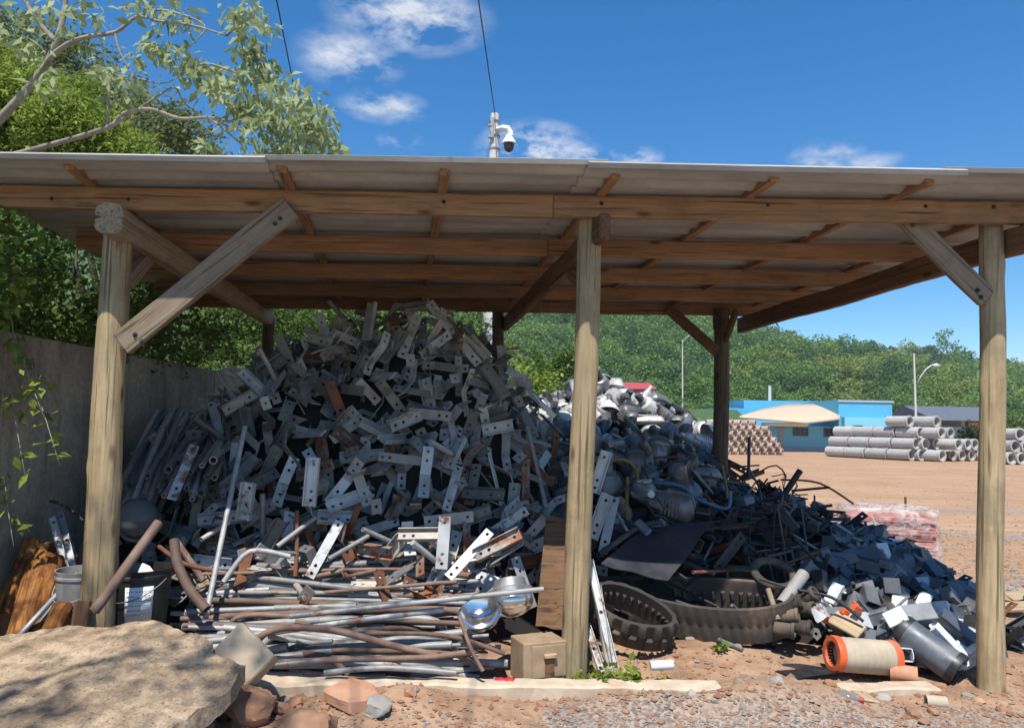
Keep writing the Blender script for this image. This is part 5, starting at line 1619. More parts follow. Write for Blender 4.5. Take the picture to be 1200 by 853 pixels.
# dark scrap: rods, bars, channels, cables and frames ----------------
SG = 'dark scrap pieces in the middle heap'
sp = scatter(HR, (0.45, 3.3), (5.5, 8.2), 130, 0.13, er, lambda x, y, h: h > 0.3 and px_of((x,y,h))[1] > 560 and px_of((x,y,h))[0] < 990 and px_of((x,y,h))[1] < 675)
print('scrap', len(sp))
for i, p in enumerate(sp):
    n = nrm(HR, p.x, p.y)
    rot = rand_rot((n + Vector((0,-.2,.2))).normalized(), 0.7, er)
    c = p + n*er.uniform(0, .08)
    k = er.choices(range(5), (.3, .2, .22, .14, .14))[0]
    if k == 0:
        d = rot @ Vector((er.uniform(.15,.42), 0, 0)); mt = er.choice(('dark_steel','dark_steel','rust','galv_dusty'))
        pipe([c-d, c+d], er.uniform(.007,.016), mt, {'dark_steel':'black','rust':'rusted brown','galv_dusty':'dusty grey'}[mt] + ' metal rod sticking out of the dark scrap heap', {'dark_steel':'black','rust':'rusted brown','galv_dusty':'dusty grey'}[mt] + ' rods in the dark scrap heap', 7, name='metal_rod')
    elif k == 1:
        o = link('steel_bracket', bk[er.choice((0,3,7))].copy()); o.data.materials.clear(); o.data.materials.append(M['dark_steel']); place(o, c, rot)
        tag(o, 'black flat steel bracket with holes in the dark scrap heap', 'bracket', 'black brackets in the dark scrap heap')
    elif k == 2:
        a, b_ = er.uniform(.10,.2), er.uniform(.06,.12)
        mb = MB(); mb.box((0,0,0), (a, b_, .07)); mb.box((0,0,.038), (a*.94, b_*.9, .012)); mb.box((a*.5+.008,0,0), (.016, b_*.5, .03))
        mt = er.choice(('plastic_black','case_dark','dark_steel'))
        o = link('metal_case', mb.mesh('metal_case', M[mt], bevel=.006)); place(o, c, rot)
        tag(o, 'small dark metal case jumbled in the dark scrap heap', 'case', 'small dark cases in the dark scrap heap')
    elif k == 3:
        s_ = er.uniform(.16,.34); q = [c + rot @ Vector((s_*(t_-.5)*2, s_*.5*math.sin(t_*er.uniform(3,7)), .06*math.sin(t_*9))) for t_ in [j/10 for j in range(11)]]
        mb = MB(); mb.tube(q, er.uniform(.005,.011), 6)
        tag(mb.build('cable', M['cable_black'], origin=c, smooth=True), 'black cable end curling out of the dark scrap heap', 'cable', 'black cables in the dark scrap heap')
    else:
        a, b_ = er.uniform(.12,.28), er.uniform(.10,.18)
        mb = MB()
        mb.box((0,-b_,0), (2*a,.02,.02)); mb.box((0,b_,0), (2*a,.02,.02)); mb.box((-a+.01,0,0), (.02,2*b_-.02,.018)); mb.box((a-.01,0,0), (.02,2*b_-.02,.018))
        mb.box((0,0,.002), (.02,2*b_-.02,.012))
        mt = er.choice(('dark_steel','dark_steel','dark_steel','rust'))
        o = link('steel_rack', mb.mesh('steel_rack', M[mt], bevel=.003)); place(o, c, rot)
        w_ = 'black' if mt == 'dark_steel' else 'rusted brown'
        tag(o, w_ + ' open metal rack tangled in the dark scrap heap', 'rack', w_ + ' racks in the dark scrap heap')
# pieces that stand out
fr = [P(910,592,6.5), P(937,590,6.5), P(948,663,6.2), P(922,665,6.2)]
def wire_frame(q, r, mat, label, cat='rack'):
    mb = MB()
    for i in range(len(q)): mb.tube([q[i], q[(i+1) % len(q)]], r, 6)
    return tag(mb.build('steel_rack', M[mat], origin=q[0]), label, cat)
wire_frame([P(911,591,6.3), P(938,589,6.35), P(948,658,5.95), P(922,662,5.95)],   .008, 'alu_grey', 'tall thin rectangular rod frame standing up out of the dark heap')
wire_frame([P(880,592,6.4), P(908,594,6.4), P(905,640,6.1), P(878,636,6.1)], .008, 'dark_steel', 'black rectangular rod frame left of the tall thin one')
pipe([P(915,562,7.2), P(960,566,7.2), P(1000,590,7.2)], .010, 'rust', 'long brown rod arching right over the heap toward the wrapped tiles', name='metal_rod')
pipe([P(928,575,7.0), P(972,571,7.0)], .012, 'dark_steel', 'straight black rod pointing right, upper one of the pair', name='metal_rod')
pipe([P(935,598,6.8), P(975,592,6.8)], .014, 'dark_steel', 'straight black rod pointing right, lower one of the pair', name='metal_rod')
pipe([P(920,578,7.1), P(938,551,7.1)], .030, 'dark_steel', 'short thick black tube jutting up at the crest of the dark heap')
pipe([P(878,512,7.6), P(877,560,7.5)], .016, 'dark_steel', 'upright black rod standing beside the back right post', name='metal_rod')
pipe([P(846,545,7.3), P(852,580,7.1), P(850,600,7.0)], .014, 'yellow_paint', 'olive bent rod upright in front of the back right post', name='metal_rod')
pipe([P(805,578,6.4), P(830,590,6.35), P(853,595,6.35), P(856,575,6.35)], .016, 'blue_paint', 'blue painted tube bent up at its right end')
pipe([P(760,565,6.5), P(800,570,6.4), P(815,590,6.4)], .02, 'blue_paint', 'dull blue tube lying above the dark sheets')
pipe([P(708,545,6.6), P(725,538,6.6), P(742,545,6.6), P(748,565,6.5)], .016, 'yellow_paint', 'yellowed bent hoop just right of the middle post')
pipe([P(735,560,6.5), P(734,610,6.2)], .018, 'yellow_paint', 'upright yellowed tube above the dark sheets')
pipe([P(700,560,6.3), P(722,600,6.0), P(735,622,5.9)], .014, 'galv', 'grey rod slanting down right of the middle post', name='metal_rod')
bracket_at(2, 2, P(702, 556, 6.2), (.3,0,1), (.1,-1,.2), 'pale bracket in sun just right of the middle post above the rods')
bracket_at(2, 0, P(702, 608, 5.8), (.35,0,1), (-.2,-1,.3), 'grey upright channel bracket nearest the middle post on its right')
bracket_at(7, 0, P(712, 622, 5.75), (.25,0.2,1), (-.2,-1,.3), 'long grey strap standing behind the rubber track')
# dark sheets
def sheet_quad(q, label, mat='black_panel', t=.008, warp=.03, seed=1, name='metal_sheet', n=10):
    q = [Vector(p) for p in q]; mb = MB()
    for j in range(n+1):
        for i in range(n+1):
            u, v_ = i/n, j/n
            p = (q[0]*(1-u)+q[1]*u)*(1-v_) + (q[3]*(1-u)+q[2]*u)*v_
            mb.v.append(tuple(p + Vector((0, -.4, 1))*warp*noise.noise(Vector((u*2, v_*2, seed)))))
    for j in range(n):
        for i in range(n):
            a = j*(n+1)+i; mb.face([a, a+1, a+n+2, a+n+1])
    me = mb.mesh(name, M[mat], q[0], smooth=True)
    bm = bmesh.new(); bm.from_mesh(me); bmesh.ops.solidify(bm, geom=bm.faces[:], thickness=t); bm.to_mesh(me); bm.free()
    me.polygons.foreach_set('use_smooth', [True]*len(me.polygons)); me.set_sharp_from_angle(angle=R(50))
    return tag(link(name, me, None, q[0]), label, 'metal sheet')
sheet_quad([P(704,660,5.50), P(783,680,5.42), P(836,612,6.15), P(762,611,6.15)], 'large blue black metal sheet sloping over the rubber tracks', warp=.05)
sheet_quad([P(724,602,6.25), P(812,626,6.22), P(836,606,6.5), P(760,588,6.6)], 'smaller dark ribbed sheet lying behind the large sloping one', warp=.06, seed=4)
pipe([P(702,650,5.6), P(748,618,6.0), P(775,612,6.1)], .022, 'rubber', 'dark brown hose along the top edge of the large sheet', name='hose')
# rubber tracks ------------------------------------------------------
def track(c, a, b_, wdt, tilt, yaw, label, seed, bulge=0.0, twist=0.0, lugs=44, tr=.008, blk=1):
    """an endless rubber track lying on its side"""
    N = lugs*4
    mb = MB(); rot = Euler((tilt, twist, yaw)).to_matrix()
    def ctr(t_):
        x = a*math.cos(t_); y = b_*math.sin(t_)*(1 + .18*math.cos(t_)) 
        y -= bulge*math.exp(-((math.cos(t_)+.35)/.35)**2)*(1 if math.sin(t_) > 0 else .2)
        return Vector((x, y, .025*math.sin(2*t_+seed)))
    P_ = [ctr(2*math.pi*i/N) for i in range(N)]
    th = .022
    rows_ = []
    for i in range(N):
        p = P_[i]; tg = (P_[(i+1) % N]-P_[i-1]).normalized(); nr_ = Vector((tg.y, -tg.x, 0)).normalized()
        ph = i % 4; pb_ = (i // blk) % 4
        tread = tr if pb_ in (0,1) else .0
        inner = .030 if ph in (0,) else 0.0
        sec = []
        # cross section in (outward, up): inner face has a guide lug in the middle, outer face tread blocks
        for (o_, z_) in ((-th*.6, -wdt/2), (-th*.6, -wdt*.14), (-th*.6-inner, -wdt*.10), (-th*.6-inner, wdt*.10), (-th*.6, wdt*.14), (-th*.6, wdt/2 - .012), (0, wdt/2),
                         (th*.6+tread*.3, wdt/2-.010), (th*.6+tread, wdt*.36), (th*.6+tread, wdt*.06), (th*.6, 0), (th*.6+(tr-tread), -wdt*.06), (th*.6+(tr-tread), -wdt*.36), (th*.6, -wdt/2)):
            sec.append(tuple(c + rot @ (p + nr_*o_ + Vector((0,0,z_)))))
        rows_.append(len(mb.v)); mb.v += sec
    m = 14
    for i in range(N):
        r0, r1 = rows_[i], rows_[(i+1) % N]
        for k in range(m):
            k2 = (k+1) % m; mb.face([r0+k, r0+k2, r1+k2, r1+k])
    return tag(mb.build('rubber_track', M['rubber'], origin=c, smooth=35), label, 'rubber track')
c = P(810, 708, 5.62)
track(c, .70, .21, .27, R(16), R(-19), 'long oval dark rubber track lying on its side with its inner lugs showing', 1, bulge=-.02, lugs=60)
c = P(740, 722, 5.30)
track(c, .29, .17, .22, R(24), R(-24), 'smaller dark rubber track curled on its side beside the middle post', 3, lugs=32, twist=R(16), tr=.020, blk=2)
# things lying behind and right of the tracks
def drum(c, ax, r, L, mat, label, name, cat, ribs=0, rim=None):
    q = Matrix.Translation(c) @ frame_z(ax).to_4x4()
    t = empty(name, c, label, cat)
    prof = [(0,-L/2),(r*.98,-L/2)]
    k = max(ribs, 1)*4
    for i in range(k+1):
        prof.append((r*(1 + (.02 if ribs and i % 4 in (1,2) else 0)), -L/2 + L*(i+.3)/(k+.6)))
    prof += [(r*.98, L/2), (r*.80, L/2), (r*.80, L/2-.04), (0, L/2-.04)]
    mb = MB(); mb.lathe(prof, 26, q); mb.build('body', M[mat], t, c, smooth=30)
    if rim:
        for s in (-1, 1):
            mb = MB(); mb.lathe([(r*.72, s*(L/2-.03)), (r*1.05, s*(L/2-.03)), (r*1.07, s*(L/2)), (r*1.03, s*(L/2+.018)), (r*.74, s*(L/2+.018)), (r*.72, s*(L/2-.03))], 26, q)
            mb.build('rim', M[rim], t, c, smooth=30)
        if ribs:
            mb = MB(); mb.lathe([(r*.73, L/2+.0), (r*.70, L/2-.10), (0, L/2-.10)], 24, q); mb.build('bore', M['plastic_black'], t, c)
    return t
drum(P(806,662,6.2), (.25,-.15,.94), .105, .26, 'alu_grey', 'ribbed dull grey drum standing behind the oval rubber track', 'drum', 'drum', 5)
drum(P(822,682,6.05), (.0,-.35,.9), .085, .05, 'bucket_grey', 'low pale round tin just behind the oval rubber track', 'tin', 'tin', 0, 'bucket_grey')
def crate(c, s, yaw, label, mat='sawn_grey', t=.014, tilt=0.0):
    """open wooden box: the front is missing"""
    e = empty('crate', c, label, 'crate')
    rot = Euler((tilt, 0, yaw)).to_matrix(); w_, d_, h_ = s
    for nm, cc, sz in (('side_board', (-w_/2,0,h_/2), (t,d_,h_)), ('side_board', (w_/2,0,h_/2), (t,d_,h_)), ('back_board', (0,d_/2,h_/2), (w_-t-.002,t,h_)), ('top_board', (0,0,h_+t/2+.001), (w_+t,d_,t)), ('floor_board', (0,-.002,t/2), (w_-t-.002,d_-t-.004,t))):
        mb = MB(); mb.box(Vector(c) + rot @ Vector(cc), sz, rot); mb.build(nm, M[mat], e, c, bevel=.003)
    mb = MB(); mb.box(Vector(c) + rot @ Vector((.0,-d_*.1,.05)), (w_*.7, d_*.5, .05), rot @ Euler((.3,.1,.2)).to_matrix()); mb.build('loose_board', M['board_pale'], e, c)
    return e
c = P(868, 697, 6.0)
crate(c, (.22,.2,.20), R(-10), 'small open grey wooden crate with a loose pale board inside')
beam('board', P(836,668,6.1), P(858,684,6.0), .10, .02, 'sawn_grey', None, None, up=(.3,-.6,.7))
tag(COL.objects[-1], 'grey weathered board leaning left of the open crate', 'board')
mb = MB(); c = P(907, 672, 5.65)
q = frame_z((.05,-.5,.86)); n_ = 30
for i in range(n_):
    a = 2*math.pi*i/n_
    for k in range(8):
        b_ = 2*math.pi*k/8
        mb.v.append(tuple(c + q @ Vector(((.145+.034*math.cos(b_))*math.cos(a), (.145+.034*math.cos(b_))*math.sin(a), .024*math.sin(b_)))))
for i in range(n_):
    for k in range(8):
        mb.face([i*8+k, ((i+1) % n_)*8+k, ((i+1) % n_)*8+(k+1) % 8, i*8+(k+1) % 8])
tag(mb.build('rubber_ring', M['rubber'], origin=c, smooth=True), 'dark rubber ring lying flat on the scrap right of the crate', 'ring')
pipe([P(890,678,5.5), P(930,690,5.4), P(975,700,5.3), P(1012,728,5.2)], .011, 'cable_black', 'black hose running right from under the rubber ring', name='hose')
pipe([P(942,672,5.5), P(916,708,5.35)], .045, 'bucket_grey', 'short grey tan tube leaning right of the rubber ring', n=14)
pipe([P(900,690,5.42), P(912,726,5.28)], .02, 'sawn_grey', 'grey stick leaning behind the right end of the oval track', name='stick')
fg = 'old dirty filters piled right of the oval track'
for (px, py, ax) in ((925,722,(1,-.5,.2)), (940,735,(.8,-.6,.1)), (930,707,(.7,-.4,.3)), (944,714,(.6,-.7,.2)), (920,738,(.9,-.5,.0)), (948,700,(.5,-.5,.6))):
    c = P(px, py, 5.25 + (738-py)*.004)
    q = Matrix.Translation(c) @ frame_z(ax).to_4x4(); mb = MB()
    mb.lathe([(0,-.07),(.045,-.07),(.05,-.062),(.05,.04),(.056,.045),(.056,.062),(.04,.066),(.036,.05),(0,.05)], 16, q)
    tag(mb.build('filter', M['rubber'], origin=c, smooth=35), 'small dirty brown canister filter piled right of the oval rubber track', 'filter', fg)
sheet_quad([P(948,712,5.3), P(962,700,5.4), P(972,722,5.3), P(958,730,5.2)], 'small bent pale metal plate left of the orange rimmed filter', 'galv_pale', .003, .02, 7, n=4)
beam('board', P(975,722,5.35), P(1010,742,5.2), .13, .025, 'board_pale', None, None, up=(0,-.7,.7))
tag(COL.objects[-1], 'tan wooden board lying behind the orange rimmed filter', 'board')
for (a, b_, r_) in ((965,722,.04), (1003,712,.035), (990,716,.03)):
    c = P(a, b_, 5.35); mb = MB(); mb.box(c, (r_*2.4, r_*1.2, r_*1.6), Euler((.3,.5,.4)).to_matrix()); mb.box(c + Vector((0,0,r_)), (r_*1.6, r_*.9, r_*.5), Euler((.3,.5,.4)).to_matrix())
    tag(mb.build('plastic_lump', M['orange_rim'], origin=c, bevel=.008, rough=.008), 'small orange broken plastic piece behind the orange rimmed filter', 'plastic piece', 'orange plastic pieces')

# big filters at the front
c0, c1 = P(977, 753, 4.98), P(1045, 766, 5.02); c0.z = .16; c1.z = .125
cm_ = (c0+c1)/2
f1 = drum(cm_, c0-c1, .108, (c1-c0).length, 'filter_tan', 'large pale cylindrical filter with orange end rims lying in front of the boxes', 'air_filter', 'filter', 9, 'orange_rim')
c0, c1 = P(1066, 748, 5.15), P(1112, 783, 4.98); c1.z = .11; c0.z = .24
drum((c0+c1)/2, c1-c0, .105, (c1-c0).length + .1, 'case_dark', 'large dark grey cylindrical filter pointing down to the right post', 'air_filter', 'filter', 0, 'plastic_black')
c = P(1062, 778, 4.92); c.z = .06
mb = MB(); mb.pipe(c - Vector((.09,-.03,0)), c + Vector((.05,-.04,.0)), .055, .042)
tag(mb.build('clay_pipe', M['terracotta'], origin=c, smooth=35), 'short brown clay pipe stub right of the orange rimmed filter', 'clay pipe')

# lamp control boxes -------------------------------------------------
def case_proto(w_, d_, h_, kind):
    mb = MB()
    if kind == 0:      # closed case with lid lip, lugs and a cable gland
        mb.box((0,0,0), (w_, d_, h_)); mb.box((0,0,h_/2+.006), (w_*1.05, d_*1.06, .012)); mb.box((w_/2+.012,0,-h_*.2), (.024, .03, .008)); mb.box((-w_/2-.012,0,-h_*.2), (.024, .03, .008))
        mb.tube([(w_*.3, -d_/2, 0), (w_*.3, -d_/2-.022, 0)], .012, 8)
    elif kind == 1:    # open ended hollow case
        t_ = .005
        mb.box((0,0,h_/2), (w_, d_, t_)); mb.box((0,0,-h_/2), (w_, d_, t_)); mb.box((0,d_/2,0), (w_, t_, h_-t_-.001)); mb.box((0,-d_/2,0), (w_, t_, h_-t_-.001)); mb.box((-w_/2+.004,0,0), (t_, d_-t_-.001, h_-t_-.001))
        mb.box((w_/2+.008, d_/2, 0), (.02, t_, h_*.5))
    else:              # squat round photocell with three pins
        mb.lathe([(0,h_*.5),(w_*.30,h_*.5),(w_*.36,h_*.4),(w_*.40,-h_*.25),(w_*.46,-h_*.3),(w_*.46,-h_*.5),(0,-h_*.5)], 16)
        for k in range(3):
            a = k*2.1; mb.box((w_*.2*math.cos(a), w_*.2*math.sin(a), -h_*.5-.012), (.012,.004,.026))
    return mb
kinds = [(.155,.085,.075,0), (.125,.08,.09,0), (.18,.095,.08,1), (.12,.10,.085,1), (.10,.10,.07,2), (.20,.10,.07,0)]
cn_ = ['closed %s control box', 'short closed %s control box', 'open ended hollow %s box shell', 'short open hollow %s box shell', 'round %s photocell cap', 'long flat %s control box']
cm2 = {}
def case_mesh(k, mat):
    if (k, mat) not in cm2: cm2[(k,mat)] = case_proto(*kinds[k]).mesh('control_box', M[mat], bevel=.004 if kinds[k][3] == 0 else 0, smooth=30)
    return cm2[(k,mat)]
def case_ok(x, y, h):
    a, b_ = px_of((x,y,h))
    return h > .02 and a > 945 + max(0, b_-700)*.9 and b_ < 778 and a < 1145 and y < 7.3 and (b_ > 628 + max(0, 985-a)*1.0)
bp = scatter(HR, (2.1, 4.0), (4.95, 7.2), 210, .083, er, case_ok)
print('boxes', len(bp))
for p in bp:
    a, b_ = px_of(p)
    n = nrm(HR, p.x, p.y)
    wt = .34 if b_ > 712 and a > 1040 else .03
    mat, wd = er.choices((('case_dark','dark grey'), ('case_grey','mid grey'), ('case_white','white'), ('plastic_black','black')), (.58, .22, wt, .12))[0]
    k = er.choices(range(6), (.26,.18,.18,.12,.1,.16))[0]
    o = link('control_box', case_mesh(k, mat)); place(o, p + n*er.uniform(-.01,.06), rand_rot((n+Vector((0,-.2,.2))).normalized(), .75, er))
    tag(o, (cn_[k] % wd) + ' in the right heap', 'control box', (cn_[k] % wd) + 's in the right heap')
def big_case(px, py, Y, s, n, x, mat, label):
    mb = case_proto(*s, 0); o = link('control_box', mb.mesh('control_box', M[mat], bevel=.005)); place(o, P(px,py,Y), frame(x, n)); tag(o, label, 'control box')
big_case(1075, 722, 5.25, (.21,.13,.08), (-.2,-.6,.8), (1,-.2,.2), 'case_grey', 'larger mid grey control box lying on top above the dark filter')
big_case(1052, 727, 5.2, (.13,.11,.10), (-.4,-.6,.7), (.8,-.3,.5), 'case_white', 'white control box between the orange rimmed filter and the dark filter')
big_case(1120, 735, 5.2, (.24,.09,.05), (.1,-.6,.8), (.7,-.2,-.6), 'case_dark', 'long blue grey control box sloping down beside the right post')
big_case(1110, 752, 5.1, (.24,.06,.05), (.1,-.6,.8), (.6,-.2,-.7), 'case_white', 'long narrow white case sloping down above the dark filter')
big_case(1040, 690, 5.7, (.11,.11,.24), (-.2,-.7,.3), (1,-.2,0), 'case_dark', 'tall dark grey box standing in the middle of the box heap')
big_case(1018, 655, 6.2, (.22,.15,.05), (.1,-.5,.9), (.8,.0,.5), 'case_dark', 'broad flat dark blue grey box at the top of the box heap')
# wrapped stack of tiles ---------------------------------------------
c = P(1040, 655, 9.0); c.z = gz(c.x, c.y)
ts = empty('tile_stack', c, 'stack of dusty red tiles wrapped in torn clear film behind the box heap', 'tile stack')
mb = MB(); yr = Euler((0,0,R(-14))).to_matrix(); rr_ = random.Random(6)
for k in range(9):
    off = Vector((rr_.uniform(-.02,.02), rr_.uniform(-.02,.02), .06+.068*k))
    for j in range(3):
        mb.box(c + yr @ (off + Vector((-.31+.31*j, 0, 0))), (.305, .62 + rr_.uniform(-.03,.03), .060), yr @ Euler((rr_.uniform(-.02,.02), rr_.uniform(-.02,.02), 0)).to_matrix())
mb.build('tiles', M['brick_red'], ts, c, bevel=.006)
mb = MB(); n_ = 36; hgt = .69
for j in range(15):
    f = j/14
    for i in range(n_):
        a = 2*math.pi*i/n_
        k_ = max(abs(math.cos(a)), abs(math.sin(a)))
        if f < .7: rx, ry, z = .50, .35, .03 + hgt*f/.7
        else: g = 1-(f-.7)/.3*.96; rx, ry, z = .50*g, .35*g, hgt + .045
        s_ = 1 + .06*noise.noise(Vector((math.cos(a)*3, math.sin(a)*3, f*7))) + .03*noise.noise(Vector((math.cos(a)*9, math.sin(a)*9, f*16)))
        if f < .25 : s_ += .10*(1-f/.25)*(0.6+noise.noise(Vector((math.cos(a)*2, math.sin(a)*2, 4))))
        mb.v.append(tuple(c + yr @ Vector((rx*math.cos(a)/k_*s_, ry*math.sin(a)/k_*s_, z + .02*noise.noise(Vector((math.cos(a)*4*f, math.sin(a)*4*f, f*9)))))))
for j in range(14):
    for i in range(n_):
        i2 = (i+1) % n_; mb.face([j*n_+i, j*n_+i2, (j+1)*n_+i2, (j+1)*n_+i])
mb.build('wrapping_film', M['film'], ts, c, smooth=True)
mb = MB(); st = P(1061, 595, 9.4); mb.tube([Vector((st.x, st.y, 0)), P(1061, 582, 9.4)], .014, 6)
tag(mb.build('stake', M['sawn_dark'], origin=(st.x, st.y, 0)), 'thin dark stake standing up behind the wrapped tile stack', 'stake')

# ------------------------------------------------------------------ foreground
# flat rock slab with a broken outline, propped on rubble
out = [P(-160,775,4.0), P(-60,748,4.25), P(5,744,4.32), P(60,737,4.36), P(120,734,4.38), P(165,727,4.40), P(195,729,4.34), P(215,740,4.28), P(243,750,4.2), P(262,768,4.05), P(283,783,3.92), P(280,797,3.82), P(262,812,3.72), P(240,828,3.62), P(205,850,3.48), P(180,868,3.38), P(60,880,3.25), P(-160,880,3.25)]
pts_ = []
for i in range(len(out)):
    a, b_ = out[i], out[(i+1) % len(out)]
    k = max(1, int((b_-a).length/.05))
    for j in range(k):
        p = a + (b_-a)*(j/k); e_ = .034
        pts_.append(p + Vector((e_*(noise.noise(p*8)+.6*noise.noise(p*21)), e_*(noise.noise(p*8+Vector((5,5,5)))+.6*noise.noise(p*21+Vector((3,1,2)))), .006*noise.noise(p*6))))
bm = bmesh.new()
vs_ = [bm.verts.new(p) for p in pts_]
f = bm.faces.new(vs_)
if f.normal.z < 0: bmesh.ops.reverse_faces(bm, faces=[f])
r_ = bmesh.ops.extrude_face_region(bm, geom=[f])
ev = [v for v in r_['geom'] if isinstance(v, bmesh.types.BMVert)]
for v in ev: v.co += Vector((.02*noise.noise(v.co*5), .03*noise.noise(v.co*7), -.09 + .04*noise.noise(v.co*6)))
bmesh.ops.triangulate(bm, faces=[fc for fc in bm.faces if len(fc.verts) > 4])
for _ in range(6):
    es = [e for e in bm.edges if e.calc_length() > .035]
    if not es: break
    bmesh.ops.subdivide_edges(bm, edges=es, cuts=1)
    bmesh.ops.triangulate(bm, faces=[fc for fc in bm.faces if len(fc.verts) > 3])
for v in bm.verts:
    v.co += Vector((0,0,1))*(.010*noise.noise(v.co*4) + .010*noise.noise(v.co*13) + .008*noise.noise(v.co*30)) + noise.noise_vector(v.co*8)*.008
bmesh.ops.recalc_face_normals(bm, faces=bm.faces)
org = Vector((-1.6, 3.8, .2))
for v in bm.verts: v.co -= org
me = bpy.data.meshes.new('rock_slab'); bm.to_mesh(me); bm.free(); me.materials.append(M['slab_stone'])
me.polygons.foreach_set('use_smooth', [True]*len(me.polygons)); me.set_sharp_from_angle(angle=R(24))
tag(link('rock_slab', me, None, org), 'big flat tan rock slab with a rough broken edge filling the lower left corner', 'rock slab')

def stone(p, r, label, mat='stone_grey', seed=1, flat=.65, group=None, sub=3, name='stone', ang=.5, cat='stone'):
    bm = bmesh.new(); bmesh.ops.create_icosphere(bm, subdivisions=sub, radius=1)
    rs_ = random.Random(seed)
    pl_ = []
    for _ in range(9):
        n = Vector((rs_.gauss(0,1), rs_.gauss(0,1), rs_.gauss(0,1))).normalized(); pl_.append((n, rs_.uniform(.55,.9)))
    for v in bm.verts:
        for n, d in pl_:
            t_ = v.co.dot(n) - d
            if t_ > 0: v.co -= n*t_
        v.co += noise.noise_vector(v.co*2.5 + Vector((seed,0,0)))*.08 + noise.noise_vector(v.co*7 + Vector((seed,3,0)))*.045
        v.co = Vector((v.co.x*r, v.co.y*r*rs_.uniform(.98,1.02), v.co.z*r*flat))
    me = bpy.data.meshes.new(name); bm.to_mesh(me); bm.free(); me.materials.append(M[mat])
    me.polygons.foreach_set('use_smooth', [True]*len(me.polygons)); me.set_sharp_from_angle(angle=R(28))
    o = link(name, me, None, p); o.rotation_euler = (rs_.uniform(-.2,.2), rs_.uniform(-.2,.2), rs_.uniform(0,6))
    return tag(o, label, cat, group)
# rubble carrying the slab
for i, (x, y, r) in enumerate(((-.95,3.75,.17), (-1.35,4.1,.16), (-2.0,4.1,.17), (-2.6,3.9,.17), (-1.2,3.45,.12), (-2.2,3.4,.13))):
    stone((x, y, .10), r, 'dark brown rubble block wedged under the rock slab', 'clod_red', 60+i, .75, 'rubble under the rock slab', cat='rubble', sub=4)
for i, (px, py, r) in enumerate(((262,832,.09), (300,840,.075), (328,838,.06), (230,848,.10), (345,828,.05), (285,848,.07))):
    p = G(px, py, .03); p.z = gz(p.x, p.y) + r*.35; stone(p, r, 'reddish clod of rubble beside the right edge of the rock slab', 'clod_red', 80+i, .7, 'clods beside the rock slab', cat='rubble', sub=4)
# tilted concrete block
c = P(284, 772, 4.22)
rot = frame(Vector((.75,-.28,-.55)), Vector((-.42,-.62,.66)))
mb = MB(); mb.box((0,0,0), (.285,.255,.11))
me = mb.mesh('concrete_block', M['block_concrete'], bevel=.008, cuts=6, rough=.004, rscale=12)
tag(place(link('concrete_block', me), c, rot), 'square pale concrete block tipped up against the edge of the rock slab', 'concrete block')
# piece of terracotta
c = G(410, 832, .05); c.z = gz(c.x, c.y) + .075; mb = MB(); mb.prism([c+Vector((-.15,-.02,0)), c+Vector((-.02,.12,.03)), c+Vector((.12,.08,.0)), c+Vector((.17,-.06,-.02)), c+Vector((.02,-.15,-.02))], (0.01,0,-.075))
tag(mb.build('terracotta_block', M['terracotta'], origin=c, bevel=.01, cuts=2, rough=.008), 'broken orange terracotta block lying on the dirt in front of the footing', 'terracotta block')
c = G(440, 847, .03); c.z = gz(c.x, c.y) + .03; stone(c, .08, 'dark grey broken stone beside the orange terracotta block', 'stone_grey', 91, .6)
# red can
c = P(592, 786, 4.6); c.z = .055
tcn = empty('tin_can', c, 'crushed red tin can lying at the foot of the pipe heap', 'can')
q = Matrix.Translation(c) @ frame_z((1,-.25,.12)).to_4x4()
mb = MB(); mb.lathe([(0,-.062),(.035,-.062),(.042,-.05),(.043,-.02),(.037,.0),(.043,.02),(.042,.05),(.035,.06),(.030,.052),(0,.05)], 18, q); mb.build('body', M['red_can'], tcn, c, smooth=35)
mb = MB(); mb.lathe([(.036,-.066),(.044,-.066),(.044,-.056),(.036,-.056)], 18, q); mb.build('rim', M['galv_pale'], tcn, c)
# wooden meter box by the middle post
c = P(631, 762, 4.82); yw_ = Euler((R(-2), 0, R(20))).to_matrix()
c.z = .15
wb = empty('wooden_box', c, 'brown wooden box with a raised front plate beside the middle post', 'box')
mb = MB(); mb.box(c, (.29,.24,.245), yw_); mb.build('body', M['box_wood'], wb, c, bevel=.006)
mb = MB(); mb.box(c + yw_ @ Vector((.02,-.126,.01)), (.225,.012,.19), yw_); mb.build('front_plate', M['box_wood'], wb, c, bevel=.003)
mb = MB(); mb.box(c + yw_ @ Vector((.02,-.137,-.025)), (.060,.012,.12), yw_); mb.build('slot', M['sawn_dark'], wb, c, bevel=.002)
mb = MB(); mb.box(c + yw_ @ Vector((.02,-.148,.046)), (.082,.034,.022), yw_); mb.build('latch', M['board_pale'], wb, c, bevel=.003)
mb = MB(); mb.box(c + yw_ @ Vector((0,0,-.134)), (.32,.28,.022), yw_); mb.build('base_board', M['box_wood'], wb, c, bevel=.003)
# dark upright sheet behind the box
sheet_quad([P(628,734,5.25), P(664,740,5.2), P(664,606,5.75), P(640,606,5.75)], 'dark rusted sheet standing behind the middle post', 'sawn_dark', .01, .03, 5)
